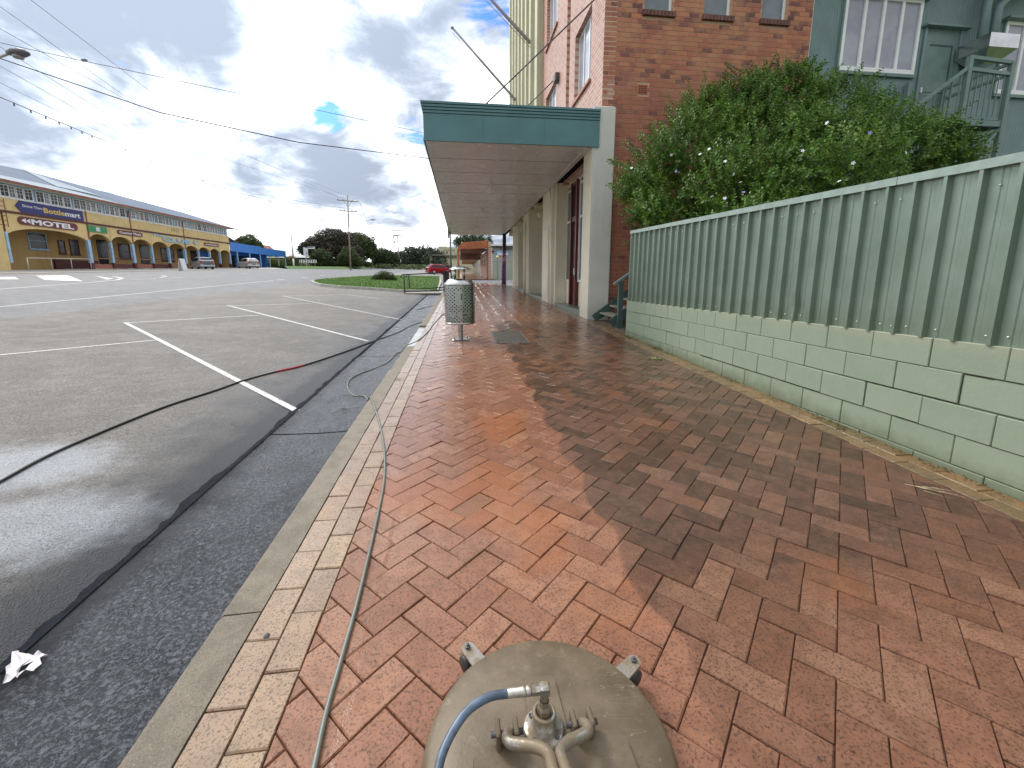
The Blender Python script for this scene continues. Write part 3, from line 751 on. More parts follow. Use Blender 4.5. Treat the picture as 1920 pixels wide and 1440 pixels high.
# air vent
b = MB(); M_VENT = simple('terracotta_vent', (.42, .12, .06), .7)
b.box((4.205, BW-.004, 5.53), (4.435, BW+.012, 5.73)); v_ = SB(b, 'air_vent', M_VENT, sidewall)
b = MB()
for i in range(5):
    for j in range(4): b.box((4.228+i*.04, BW-.0065, 5.55+j*.043), (4.25+i*.04, BW-.004, 5.575+j*.043))
SB(b, 'vent_hole', M_CRACK, sidewall)
# brick-on-edge sills and windows on the side
M_DBRICK = simple('dark_sill_brick', (.15, .06, .045), .6, var=.3, scale=9)
M_FROST = simple('frosted_louvre_glass', (.20, .23, .26), .22, var=.12, scale=3)
for w0, w1 in wins:
    n = 9; dx = (w1-w0+.10)/n; b = MB()
    for i in range(n):
        b.bbox((w0-.05+i*dx+.004, BW-.06, WZ-.115), (w0-.05+(i+1)*dx-.004, BW+.06, WZ-.002), .005)
    SB(b, 'window_sill', M_DBRICK)
    b = MB(); b.box((w0, BW+.12, WZ), (w1, BW+.16, WZ+.05)); b.box((w1-.055, BW+.12, WZ+.05), (w1, BW+.16, 8.9)); b.box((w0, BW+.12, WZ+.05), (w0+.03, BW+.16, 8.9)); b.box((w0+.03, BW+.12, 8.86), (w1-.055, BW+.16, 8.9))
    fr = SB(b, 'window_frame', M_WFRAME)
    b = MB(); b.box((w0+.03, BW+.14, WZ+.05), (w1-.055, BW+.15, 8.86)); SB(b, 'pane', M_FROST, fr)
# street facade above the awning
def mbrickwall():
    q = NT('street_brickwork'); v = q.map(q.pos(), rot=(0, 0, 0))
    s_ = q.N('ShaderNodeSeparateXYZ'); q.l.new(q.pos(), s_.inputs[0]); c_ = q.N('ShaderNodeCombineXYZ'); q.l.new(s_.outputs[1], c_.inputs[0]); q.l.new(s_.outputs[2], c_.inputs[1])
    t = q.N('ShaderNodeTexBrick'); q.l.new(c_.outputs[0], t.inputs[0]); t.inputs['Scale'].default_value = 1; t.inputs['Brick Width'].default_value = .25; t.inputs['Row Height'].default_value = .1
    t.inputs['Mortar Size'].default_value = .012; t.inputs['Color1'].default_value = (.36, .14, .09, 1); t.inputs['Color2'].default_value = (.50, .27, .19, 1); t.inputs['Mortar'].default_value = (.60, .46, .38, 1); t.inputs['Bias'].default_value = -.1
    q.set('Base Color', t.outputs[0]); q.set('Roughness', .45); q.bump(q.math('SUBTRACT', 1.0, t.outputs['Fac']), .5, .008); return q.m
M_BRW = mbrickwall()
b = MB()
# pier by pier so that window reveals and the downpipe slot are real recesses
Z0f = 4.2
FXs = 3.34
def fwall(y0, y1, z0, z1, x=FXs): b.box((x, y0, z0), (x+.3, y1, z1))
fwall(BW+.001, 11.2, Z0f, 13.5); fwall(11.2, 12.75, Z0f, 6.22); fwall(11.2, 12.75, 7.95, 9.6); fwall(11.2, 12.75, 11.4, 13.5)
fwall(12.75, 13.35, Z0f, 13.5); fwall(13.35, 13.75, Z0f, 13.5, FXs+.22)
fwall(13.75, 15.1, Z0f, 13.5); fwall(15.1, 16.9, Z0f, 6.35); fwall(15.1, 16.9, 7.95, 9.6); fwall(15.1, 16.9, 11.4, 13.5); fwall(16.9, 17.6, Z0f, 13.5)
SB(b, 'street_wall', M_BRW)
M_TERR = simple('terracotta_sill_tile', (.42, .17, .10), .5)
for y0, y1, z0, z1 in ((11.2, 12.75, 6.22, 7.95), (15.1, 16.9, 6.35, 7.95), (11.2, 12.75, 9.6, 11.4), (15.1, 16.9, 9.6, 11.4)):
    x = FXs+.12; b = MB(); b.box((x, y0, z0), (x+.05, y1, z0+.06)); b.box((x, y0, z1-.06), (x+.05, y1, z1))
    for yy in (y0, y0+(y1-y0)*.33, y0+(y1-y0)*.66, y1-.06): b.box((x, yy, z0+.06), (x+.05, yy+.06, z1-.06))
    f_ = SB(b, 'window_frame', M_WFRAME)
    for i in range(3):
        ya = y0+(y1-y0)*i/3+.06; b = MB(); b.box((x+.02, ya, z0+.06), (x+.03, y0+(y1-y0)*(i+1)/3, z1-.06)); SB(b, 'pane', M_PALEGLASS, f_)
    b = MB(); b.box((FXs-.06, y0-.05, z0-.07), (FXs+.12, y1+.05, z0-.002)); SB(b, 'window_sill', M_TERR)
# vertical cream fins
b = MB(); b.box((3.24, 17.62, Z0f), (3.6, 27, 17.5))
SB(b, 'fin_backing', M_FINS)
for i in range(8):
    y = 17.62+i*1.22; b = MB(); b.box((3.04 if i else 3.10, y, Z0f), (3.238, y+(.55 if i == 0 else .40), 17.6)); SB(b, 'fin', M_FINS)
b = MB(); b.box((3.5, 27.002, 4.2), (12, 31, 10)); b.box((3.66, 10.6, 8), (14, 27, 13.4)); SB(b, 'rear_block', M_BRW)
b = MB(); b.box((3.2, BW-.05, 13.5), (14, 27.05, 13.65)); SB(b, 'roof', M_CREAM)
# corner pier
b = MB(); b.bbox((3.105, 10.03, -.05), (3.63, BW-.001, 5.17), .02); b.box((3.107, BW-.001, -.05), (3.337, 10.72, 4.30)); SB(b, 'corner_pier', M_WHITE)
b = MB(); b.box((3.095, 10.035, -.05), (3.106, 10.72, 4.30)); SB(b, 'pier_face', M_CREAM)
# recess 1: threshold, door, glazing, far cheek
b = MB(); b.box((3.12, 10.72, -.1), (3.75, 13.9, along(12)+.12)); SB(b, 'door_step', M_STEP)
zt = along(12)+.12
def at_shop(name, m, a, c, parent=None):
    b = MB(); b.box(a, c); return SB(b, name, m, parent)
at_shop('shopfront_wall', M_CREAM, (3.52, 10.6, zt), (3.7, 12.5, 1.15)); at_shop('shopfront_wall', M_CREAM, (3.52, 13.1, zt), (3.7, 13.9, 1.15))
at_shop('shopfront_wall', M_CREAM, (3.52, 10.6, 4.12), (3.7, 13.9, 4.3))
for y0, y1 in ((10.75, 12.38), (13.12, 13.88)):
    b = MB(); 
    for z in (1.15, 3.0, 3.94): b.box((3.48, y0, z), (3.56, y1, z+.06))
    for yy in (y0, y1-.06): b.box((3.475, yy, 1.15), (3.565, yy+.06, 4.12))
    f_ = SB(b, 'shop_window_frame', M_CREAM if y0 > 12 else M_WFRAME); at_shop('pane', M_GLASS, (3.51, y0+.06, 1.2), (3.53, y1-.06, 4.1), f_)
b = MB(); b.box((3.40, 12.39, zt), (3.55, 12.50, 4.1)); b.box((3.40, 13.0, zt), (3.55, 13.11, 4.1)); b.box((3.43, 12.5, 2.95), (3.55, 13.0, 3.1)); b.box((3.43, 12.5, 3.98), (3.55, 13.0, 4.1)); b.box((3.49, 12.5, zt+.02), (3.53, 13.0, 2.95))
dr = SB(b, 'front_door', M_MAROON); at_shop('pane', M_GLASS, (3.475, 12.58, 1.3), (3.49, 12.92, 2.8), dr); at_shop('fanlight', M_GLASS, (3.49, 12.5, 3.1), (3.53, 13.0, 3.98), dr)
b = MB(); b.box((3.37, 12.42, 1.35), (3.40, 12.46, 1.55)); SB(b, 'handle', M_TUBE, dr)
at_shop('shopfront_wall', M_CREAM, (3.14, 13.92, -.05), (3.75, 14.06, 4.3))
b = MB(); b.box((3.105, 14.063, -.05), (3.3, 16.05, 4.3)); SB(b, 'shopfront_wall', M_CREAM)
b = MB(); b.box((3.08, 14.85, .62), (3.104, 15.9, 3.0)); d2 = SB(b, 'flush_door', M_CREAM)
for a, c in (((3.072, 14.80, .62), (3.104, 14.85, 3.05)), ((3.072, 15.9, .62), (3.104, 15.95, 3.05)), ((3.072, 14.85, 3.0), (3.104, 15.9, 3.05))): at_shop('door_trim', M_WHITE, a, c)
b = MB(); b.box((3.02, 14.10, .35), (3.10, 14.2, 4.3)); b.tube([(3.05, 14.35, .35), (3.05, 14.35, 3.9), (3.05, 14.5, 4.1), (3.1, 14.6, 4.25)], .045, 8); SB(b, 'downpipe', M_CREAM)
# further bays
for ya, yb in ((16.05, 19.6), (21.0, 23.3)):
    at_shop('door_step', M_STEP, (3.12, ya+.003, -.1), (4.4, yb, along(ya)+.10))
    at_shop('shopfront_wall', M_CREAM, (4.0, ya+.003, .4), (4.15, yb, 4.3)); at_shop('shopfront_wall', M_CREAM, (3.14, yb+.002, .3), (4.15, yb+.14, 4.3))
    at_shop('pane', M_GLASS, (3.97, ya+.3, 1.1), (3.998, yb-.3, 3.4))
at_shop('shopfront_wall', M_CREAM, (3.105, 19.743, .3), (3.3, 20.998, 4.3))
b = MB(); b.tube([(3.02, 20.0, .45), (3.02, 20.0, 3.6), (3.1, 20.2, 3.9), (3.2, 20.5, 4.1)], .06, 8); SB(b, 'downpipe', M_CREAM)
b = MB(); b.lathe([(.33, 0), (.33, 3.75)], (3.42, 25.2, .55), 24); SB(b, 'round_column', M_CREAM)
at_shop('shopfront_wall', M_CREAM, (3.9, 23.443, .5), (4.1, 31, 4.3)); at_shop('door_step', M_CONC2, (3.12, 23.443, .2), (3.9, 31, along(26)+.05))
for y in (16.4, 21.4): 
    b = MB(); b.box((3.0, y, 3.55), (3.1, y+.12, 3.75)); SB(b, 'wall_light', M_TUBE)
# awning
aw = (-.745, 3.33)
b = MB(); b.box((aw[0], 10.05, 4.305), (aw[1], 31.2, 4.42)); awn = SB(b, 'awning', M_LINE)
lines = [10.06, 11.42, 12.82, 14.3, 15.8, 17.35, 18.95, 20.5, 22.1, 23.7, 25.3, 26.9, 28.5, 30.1, 31.18]
for a, c in zip(lines, lines[1:]):
    b = MB(); b.box((aw[0]+.01, a+.022, 4.280), (3.095, c-.022, 4.304)); SB(b, 'soffit_panel', M_SOFFIT, awn)
b = MB(); b.box((2.98, 10.10, 4.255), (3.09, 31, 4.287)); SB(b, 'cover_strip', M_SOFFIT, awn)
b = MB(); b.box((.98, 10.1, 4.276), (1.04, 31, 4.287)); SB(b, 'conduit', M_SOFFIT, awn)
def fascia(name, z0, z1, dx, m=None):
    b = MB(); y = 10.0-dx
    b.box((aw[0]-.01-dx, y, z0), (3.245, 10.048, z1)); b.box((aw[0]-.01-dx, 10.0481, z0), (aw[0]-.001, 31.2, z1)); SB(b, name, m or M_TEAL, awn)
fascia('fascia', 4.325, 4.83, .0); fascia('fascia_rib', 4.27, 4.322, .012)
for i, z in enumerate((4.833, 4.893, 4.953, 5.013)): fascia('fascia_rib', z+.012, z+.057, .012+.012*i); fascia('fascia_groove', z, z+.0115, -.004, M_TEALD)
b = MB()
for i in range(14):
    x = aw[0]+.12+i*.29; b.lathe([(.006, 0), (.004, .004), (.0001, .005)], n=6, M=Matrix.Translation((x, 9.999, 4.80)) @ Matrix.Rotation(pi/2, 4, 'X'))
SB(b, 'fascia_screws', M_TEALD, awn, kind='stuff')
for x in (.55, 1.95): b = MB(); b.box((x, 9.9985, 4.326), (x+.004, 9.9999, 4.829)); SB(b, 'sheet_joint', M_TEALD, awn)
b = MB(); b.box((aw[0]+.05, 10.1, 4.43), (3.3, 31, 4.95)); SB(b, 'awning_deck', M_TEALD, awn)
for (x, y) in ((1.01, 14.6), (1.01, 20.0), (1.02, 26.5)):
    b = MB(); b.box((x-.05, y-.62, 4.20), (x+.05, y+.62, 4.279)); b.tube([(x, y-.60, 4.175), (x, y+.60, 4.175)], .022, 8); b.box((x-.045, y-.65, 4.15), (x+.045, y-.62, 4.279))
    tag(SB(b, 'tube_light', M_TUBE, None), 'slim batten light fixed under the awning')
# awning tie rods
M_DARKST = simple('dark_steel', (.10, .095, .10), .45, metal=.5)
for a, c in ((PY(905, 201, 10.9), PY(1122, -8, 10.9)), (PY(985, 203, 15.2), PY(1043, 146, 15.2))):
    b = MB(); b.tube([a, c], .018, 6); SB(b, 'tie_rod', M_DARKST)
b = MB(); p = PX(1047, 146, 3.34); b.box((p.x-.14, p.y-.16, p.z-.12), (p.x, p.y+.16, p.z+.1)); SB(b, 'rod_bracket', M_DARKST)
# flagpoles leaning out from the fins
M_POLEM = simple('faded_flagpole', (.36, .34, .38), .5, var=.1)
for i, (a, c) in enumerate(((PX(967, 188, 3.04), (848, 52)), (PX(994, 80, 3.04), (905, -18)))):
    d = (a-_C).dot(_fw); e_ = at(*c, d-1.2); f_ = thing('flagpole', a, ('lower' if i == 0 else 'upper')+' of the two bare flagpoles leaning out from the cream fins above the awning', 'flagpole', 'flagpoles on the shop front')
    b = MB(); b.tube([Vector(), (e_-a)], [.075, .05], 8); b.build('pole', M_POLEM, f_)
    b = MB(); b.lathe([(.001, .06), (.08, .03), (.09, -.03), (.001, -.06)], (e_-a), 10); b.build('finial', M_POLEM, f_)
    b = MB(); b.tube([(0, .12, -.1), (e_-a)+Vector((0, .12, -.15))], .012, 5); b.build('halyard', M_POLEM, f_)
# ================================================================== GREEN CORRUGATED BUILDING
M_CORR = simple('green_corrugated_iron', (.17, .25, .25), .42, var=.10, scale=1.2, grime=.15, rvar=.08)
M_GTRIM = simple('green_trim_paint', (.15, .225, .205), .45, var=.12)
gb = thing('corrugated_building', (10, 10.4, .3), 'dark green corrugated iron building with white windows behind the flowering bush', 'building')
gl = Vector((10, 10.4, .3))
def GB(bb, name, m, parent=None, **k): return rel(bb, gl).build(name, m, parent or gb, **k)
GY = 10.3
def corr(x0, x1, z0, z1):
    b = MB(); n = int((x1-x0)/.019); b.smooth = True
    for i in range(n+1):
        x = x0+(x1-x0)*i/n; y = GY+.009*sin(x/.076*2*pi)
        b.v += [(x, y, z0), (x, y, z1)]
    for i in range(n): b.face([2*i, 2*i+2, 2*i+3, 2*i+1])
    return b
W1 = (9.36, 11.48, 6.33, 8.02); DR = (11.70, 12.66, 5.0, 7.38); W2 = (13.95, 16.2, 6.02, 7.72)
for a in ((8.5, 9.36, .2, 10), (9.36, 11.48, .2, 6.33), (9.36, 11.48, 8.02, 10), (11.48, 11.70, .2, 10), (11.70, 12.66, .2, 5.0), (11.70, 12.66, 7.38, 10), (12.66, 13.95, .2, 10), (13.95, 16.2, .2, 6.02), (13.95, 16.2, 7.72, 10), (16.2, 24, .2, 10)):
    GB(corr(*a), 'corrugated_sheet', M_CORR)
b = MB(); b.box((8.49, GY+.02, .2), (24, GY+6, 10)); 
# keep openings dark behind the glass
b = MB(); b.box((8.5, GY+.35, .2), (24, GY+6, 10)); GB(b, 'inner_wall', M_CORR)
b = MB(); b.box((8.455, GY-.07, .2), (8.498, GY+.0, 10)); GB(b, 'corner_strip', M_WFRAME)
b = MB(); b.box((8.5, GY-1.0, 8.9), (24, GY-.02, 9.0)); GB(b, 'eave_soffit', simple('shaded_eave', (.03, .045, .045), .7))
for (x0, x1, z0, z1) in (W1, W2):
    b = MB(); y = GY-.05; t_ = .075
    b.box((x0, y, z0), (x1, y+.07, z0+.11)); b.box((x0, y, z1-t_), (x1, y+.07, z1))
    for i in range(5):
        xx = x0+(x1-x0-t_)*i/4; b.box((xx, y, z0+.11), (xx+t_, y+.07, z1-t_))
    f_ = GB(b, 'window_frame', M_WFRAME)
    for i in range(4):
        xa = x0+(x1-x0-t_)*i/4+t_; b = MB(); b.box((xa, y+.04, z0+.11), (x0+(x1-x0-t_)*(i+1)/4, y+.05, z1-t_)); GB(b, 'pane', M_PALEGLASS, f_)
    b = MB(); b.box((x0-.06, y-.03, z0-.075), (x1+.03, y+.03, z0-.002)); b.box((x0-.12, y-.14, z1+.002), (x1+.14, y+.07, z1+.06)); b.box((x0-.05, y, z0), (x0-.002, y+.05, z1)); GB(b, 'window_surround', M_GTRIM)
b = MB(); x0, x1, z0, z1 = DR
b.box((x0, GY-.01, z0), (x1, GY+.04, z1)); d_ = GB(b, 'door', M_GTRIM)
b = MB(); b.box((x0-.07, GY-.05, z0), (x0-.002, GY+.03, z1+.05)); b.box((x1+.002, GY-.05, z0), (x1+.07, GY+.03, z1+.05)); b.box((x0-.15, GY-.16, z1+.052), (x1+.18, GY+.02, z1+.10)); GB(b, 'door_frame', M_CORR)
b = MB(); b.box((x0+.16, GY-.016, z1-.34), (x1-.14, GY-.0101, z1-.30)); b.box((x1-.18, GY-.016, z1-1.15), (x1-.14, GY-.0101, z1-.34)); b.box((x0+.03, GY-.014, z1-1.42), (x1-.03, GY-.0101, z1-1.405)); GB(b, 'door_panel', M_TEALD, d_)
b = MB(); b.box((x0+.05, GY-.05, z1-1.44), (x0+.09, GY-.011, z1-1.32)); GB(b, 'handle', M_TUBE, d_)
M_DUCT = simple('stainless_duct', (.60, .60, .60), .16, metal=1.0)
b = MB(); P = [(12.60, GY-.03, 6.55), (13.42, GY-.03, 6.55), (13.42, GY-.03, 7.0), (12.60, GY-.03, 7.0)]
b.add([(12.60, GY-.04, 7.02), (13.42, GY-.04, 7.02), (13.42, GY-.75, 7.02), (12.60, GY-.75, 7.02), (12.60, GY-.04, 6.72), (13.42, GY-.04, 6.72), (13.42, GY-.75, 6.72), (12.60, GY-.75, 6.72), (12.86, GY-.2, 6.46), (13.16, GY-.2, 6.46), (13.16, GY-.5, 6.46), (12.86, GY-.5, 6.46)],
      [(0, 1, 2, 3), (0, 4, 5, 1), (1, 5, 6, 2), (2, 6, 7, 3), (3, 7, 4, 0), (4, 8, 9, 5), (5, 9, 10, 6), (6, 10, 11, 7), (7, 11, 8, 4), (8, 11, 10, 9)])
GB(b, 'exhaust_box', M_DUCT)
b = MB(); b.tube([(12.87, GY-.35, 7.0), (12.87, GY-.35, 7.9), (13.2, GY-.35, 8.3), (14.3, GY-.35, 8.8)], .09, 10); b.tube([(13.2, GY-.35, 7.0), (13.2, GY-.35, 7.8), (13.5, GY-.35, 8.1), (14.5, GY-.35, 8.5)], .09, 10); GB(b, 'exhaust_pipe', M_CORR)
# landing with balustrade
ld = thing('stair_landing', (11.8, 9.2, 4.75), 'green steel stair landing with railings below the metal exhaust box', 'landing'); ll = Vector((11.8, 9.2, 4.75))
def LB(bb, name, m, **k): return rel(bb, ll).build(name, m, ld, **k)
LY = 8.9; xa, xb = 11.32, 12.42; zt_ = 4.86
for i in range(8):
    b = MB(); y = LY+.05+i*.17; b.box((xa-.6, y, zt_-.04), (xb+.04, y+.155, zt_)); LB(b, 'deck_board', M_TEALD)
b = MB(); b.box((xa-.02, LY-.03, zt_-.16), (xb+.05, LY+.03, zt_-.042)); b.box((xb, LY+.03, zt_-.16), (xb+.06, GY-.03, zt_-.042)); b.box((xa-.02, LY+.03, zt_-.16), (xa+.03, GY-.03, zt_-.042)); LB(b, 'frame', M_GTRIM)
for (x, y, z0, z1) in ((xa, LY, .5, 6.12), (xb, LY, .5, 6.06), (xb, GY-.1, zt_, 6.06), (xa, GY-.1, zt_, 6.12)):
    b = MB(); b.box((x-.045, y-.045, z0), (x+.045, y+.045, z1)); LB(b, 'post', M_GTRIM)
for z in (6.10, 5.86): b = MB(); b.beam((xa, LY, z), (xb, LY, z-.05), .07, .07); b.beam((xb, LY, z-.05), (xb, GY-.05, z-.05), .06, .06); LB(b, 'rail', M_GTRIM)
b = MB(); b.beam((xa, LY, 5.9), (9.4, LY, 4.5), .06, .06); b.beam((xa, LY, 4.95), (9.4, LY, 3.55), .05, .12); LB(b, 'stair_rail', M_GTRIM)
for i in range(7): b = MB(); x = xa+.13+i*.14; b.beam((x, LY, 4.9), (x, LY, 5.83), .018); LB(b, 'baluster', M_GTRIM)
for i in range(9): b = MB(); x = xa-.15-i*.2; z = 5.9-(xa-x)*.7; b.beam((x, LY, z-.95), (x, LY, z), .018); LB(b, 'baluster', M_GTRIM)
b = MB(); b.beam((xb, LY, 4.7), (xa+.2, LY+.02, 3.6), .06); b.beam((xb, LY, 4.68), (xb-.2, GY-.1, 3.6), .06); LB(b, 'brace', M_GTRIM)
# ================================================================== SIDE STEPS
st = thing('side_steps', (3.6, 9.2, .3), 'small timber steps with green handrail between the fence end and the white pier', 'steps'); sl2 = Vector((3.6, 9.2, .3))
def TB(bb, name, m, **k): return rel(bb, sl2).build(name, m, st, **k)
M_TREAD = simple('weathered_timber_tread', (.22, .20, .16), .7, var=.35, scale=14, bump=.5)
M_SGREEN = simple('dark_green_stair_paint', (.045, .085, .075), .45, var=.2)
sx0, gz0 = 3.35, along(9.2)
for i in range(6):
    z = gz0+.16+.175*i; x = sx0+.25*i; b = MB(); b.bbox((x, 8.75, z), (x+.29, 9.88, z+.045), .006); TB(b, 'tread', M_TREAD)
for y in (8.72, 9.9):
    b = MB(); b.beam((sx0-.12, y, gz0+.05), (sx0+1.5, y, gz0+1.20), .045, .19); TB(b, 'stringer', M_SGREEN)
pp = (3.34, 8.66)
b = MB(); b.box((pp[0], pp[1]-.05, gz0-.12), (pp[0]+.10, pp[1]+.04, gz0+.96)); TB(b, 'newel_post', M_SGREEN)
b = MB(); b.beam((pp[0]-.10, pp[1], gz0+.90), (pp[0]+1.6, pp[1], gz0+2.08), .10, .045); TB(b, 'handrail', M_GTRIM)
b = MB(); b.box((pp[0]-.2, pp[1]-.15, gz0-.13), (pp[0]+.9, pp[1]+.1, gz0-.085)); TB(b, 'base_plate', M_SGREEN)
# ================================================================== FLOWERING BUSH
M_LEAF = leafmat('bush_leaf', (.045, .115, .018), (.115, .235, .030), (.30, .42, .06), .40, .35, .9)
M_TWIG = simple('bush_twig', (.10, .075, .05), .8)
bush = thing('flowering_bush', (6, 7.5, along(7.5)), 'big leafy green bush with scattered white and mauve flowers spilling over the metal fence', 'bush'); bl = Vector((6, 7.5, along(7.5)))
EL = []                                             # (pixel in the photo, depth, radii) of the masses of the shrub
for px, py, d, r in ((1235, 345, 8.6, .62), (1215, 400, 7.9, .33), (1300, 290, 8.6, .95), (1330, 230, 8.9, .62), (1390, 222, 8.9, .80), (1470, 202, 8.8, .72), (1560, 220, 8.6, .72), (1430, 300, 8.2, 1.0), (1560, 290, 7.9, 1.0), (1645, 258, 8.2, .60), (1690, 300, 7.4, .68), (1742, 288, 7.4, .44), (1775, 298, 7.2, .34), (1360, 350, 7.6, .62), (1205, 350, 8.4, .35), (1495, 162, 8.8, .36), (1420, 172, 8.9, .28), (1480, 340, 7.0, .62), (1600, 320, 6.6, .55)):
    EL.append((at(px, py, d), r))
for x, y, z, r in ((4.3, 7.9, 2.1, .75), (5.2, 7.4, 2.2, .9), (6.2, 7.1, 2.2, .95), (7.2, 6.9, 2.2, .95), (8.2, 6.8, 2.2, .85), (4.9, 6.4, 1.9, .7), (6.2, 6.0, 1.9, .75)): EL.append((Vector((x, y, z)), r))
lf = MB(); tips = []
def leaf(bb, p, d, L, wd, nrm):
    s_ = d.cross(nrm).normalized()*wd; m = p+d*L*.5+nrm*L*.06; bb.rn = min(1, max(0, random.gauss(.42, .18)+getattr(bb, 'bias', 0)))
    bb.add([p, m+s_, p+d*L, m-s_], [(0, 1, 2, 3)])
def rv():
    while True:
        v = Vector((random.uniform(-1, 1), random.uniform(-1, 1), random.uniform(-1, 1)))
        if .01 < v.length < 1: return v.normalized()
tw = MB()
for c, r in EL:
    n = int(1150*r*r)+110
    for _ in range(n):
        d = rv(); 
        if d.z < -.6: continue
        rr = r*(1+.22*noise.noise((c+d*r)*2.3)+.10*noise.noise((c+d*r)*6))*random.uniform(.50, 1.03)
        p = c+Vector((d.x*rr*1.1, d.y*rr, d.z*rr*.92)); out = (d+Vector((0, 0, .5))+rv()*.5).normalized()
        if p.x < 3.24 and p.z < FT(p.y)+.02: continue
        cl_ = noise.noise(p*2.1)
        if cl_ < -.22 and random.random() < .75: continue
        lf.bias = .20*noise.noise(p*1.3+Vector((5, 0, 0)))+(.22 if random.random() < .10 else 0)
        L = random.uniform(.12, .30); 
        if random.random() < .06: L *= 1.7
        q_ = p+out*L; tips.append((q_, d)); 
        if random.random() < .25: tw.tube([p, q_], .004, 3, cap=False)
        m = int(L/.017)
        for k_ in range(m):
            t_ = (k_+.5)/m; a = k_*2.4+random.random(); s_ = out.cross(Vector((0, 0, 1))).normalized(); u_ = s_.cross(out)
            ld_ = (out*.55+(s_*cos(a)+u_*sin(a))*.9).normalized(); nr_ = (out+rv()*.4).normalized()
            leaf(lf, p+out*L*t_, ld_, random.uniform(.042, .078), random.uniform(.013, .022), nr_)
for spx in ((1185, 425), (1150, 305), (1148, 350), (1175, 275), (1480, 120), (1360, 130), (1560, 140), (1280, 180)):
    base = at(spx[0]+30, spx[1]+18, 8.3); tip = at(spx[0]-4, spx[1]-6, 8.2 if spx[0] > 1160 else 8.0)
    for s2 in range(5):
        tt = tip+rv()*.08; bs = base+rv()*.1; o_ = (tt-bs).normalized()
        for k_ in range(22):
            a = k_*2.4; s_ = o_.cross(Vector((0, 0, 1))).normalized(); u_ = s_.cross(o_)
            leaf(lf, bs+(tt-bs)*(k_/22), (o_*.5+(s_*cos(a)+u_*sin(a))).normalized(), .055, .014, o_)
        tw.tube([bs, tt], .005, 3, cap=False)
rel(lf, bl).build('foliage', M_LEAF, bush, attr=True)
for c, r in EL[:14]:
    tw.tube([Vector((c.x, c.y, .3)), c+Vector((0, 0, -r*.5)), c], [.05, .03, .01], 6)
rel(tw, bl).build('branches', M_TWIG, bush)
M_PETAL = simple('white_petal', (.82, .82, .84), .5, var=.03); M_MAUVE = simple('mauve_petal', (.34, .26, .62), .5, var=.1)
def flower(mat):
    b = MB()
    for k_ in range(5):
        a = 2*pi*k_/5; a2 = .5
        b.add([(0, 0, 0), (.020*cos(a-a2), .020*sin(a-a2), .004), (.034*cos(a), .034*sin(a), .002), (.020*cos(a+a2), .020*sin(a+a2), .004)], [(0, 1, 2, 3)])
    return b.mesh('flower', mat)
fw_, fm_ = flower(M_PETAL), flower(M_MAUVE)
cand = [(p, d) for p, d in tips if (p-_C).normalized().dot(d) < -.15 or d.z > .6]
random.shuffle(cand)
cand.sort(key=lambda q_: (q_[0]-_C).length-8.0*(0 if (q_[0]-_C).length > 0 else 0)+random.uniform(0, 1.6))
for i, (p, d) in enumerate(cand[:len(cand)//3:max(1, len(cand)//3//60)]):
    dr_ = (_C-p).normalized()*.5+d+rv()*.5+Vector((0, 0, .4)); dr_.normalize()
    put('flower', fm_ if i % 8 == 3 else fw_, bush, p+dr_*.10-bl, dr_.to_track_quat('Z', 'Y').to_euler())
# ================================================================== CORNER PUB ACROSS THE ROAD
def text_mesh(s_, size, mat, depth=.0, bold=0.0, name='lettering'):
    cu = bpy.data.curves.new(name, 'FONT'); cu.body = s_; cu.size = size; cu.extrude = depth; cu.offset = bold
    cu.resolution_u = 2; cu.align_x = 'LEFT'; cu.align_y = 'BOTTOM_BASELINE'
    o = bpy.data.objects.new(name, cu); COL.objects.link(o)
    dg = bpy.context.evaluated_depsgraph_get(); me = bpy.data.meshes.new_from_object(o.evaluated_get(dg))
    bpy.data.objects.remove(o); me.name = name; me.materials.clear(); me.materials.append(mat); return me
def put_text(s_, p, h, wdt, mat, parent, origin, axis='Y', depth=.01, bold=0.0, name='lettering', size=None):
    """lettering whose baseline starts at p, cap height h, total width wdt, reading towards +Y (wall seen from +X) or +X (wall seen from -Y)"""
    me = text_mesh(s_, 1.0, mat, 0.0, bold)
    xs = [v.co.x for v in me.vertices]; ys = [v.co.y for v in me.vertices]
    x0, x1 = min(xs), max(xs); H = max(ys)
    for v in me.vertices:
        u, q_, e = (v.co.x-x0)/(x1-x0)*wdt, v.co.y/H*h, v.co.z
        if axis == 'Y': v.co = Vector((p[0]+depth, p[1]+u, p[2]+q_))
        else: v.co = Vector((p[0]+u, p[1]-depth, p[2]+q_))
        v.co -= origin
    me.update(); return put(name, me, parent)
M_YEL = simple('mustard_render', (.72, .54, .25), .7, var=.08, scale=.8, grime=.25)
M_MAR = simple('maroon_trim', (.10, .025, .028), .6, var=.15)
M_PBLUE = simple('pale_blue_paint', (.34, .54, .74), .55, var=.15, scale=3)
M_BBLUE = simple('bright_blue_paint', (.05, .22, .68), .5, var=.1)
M_ROOF = simple('grey_blue_iron_roof', (.17, .21, .28), .85, var=.08, scale=.5, spec=.1)
M_ROOF2 = simple('pale_iron_roof', (.38, .43, .48), .85, var=.08, scale=.5, spec=.1)
M_RUSTG = simple('rusty_gutter', (.30, .12, .08), .7, var=.25, scale=2)
M_NAVY = simple('navy_sign', (.022, .025, .16), .45, var=.05); M_SWHITE = simple('sign_white', (.80, .80, .82), .5, var=.03); M_SYEL = simple('sign_yellow', (.75, .52, .12), .5, var=.03)
M_SGRN = simple('green_sign', (.03, .27, .10), .5, var=.05); M_SMAR = simple('maroon_sign', (.14, .022, .028), .5, var=.08)
M_LETB = simple('club_letter_blue', (.30, .52, .68), .45, var=.1); M_DARKWIN = simple('dark_pub_glass', (.018, .020, .026), .14, var=.3, scale=1.0)
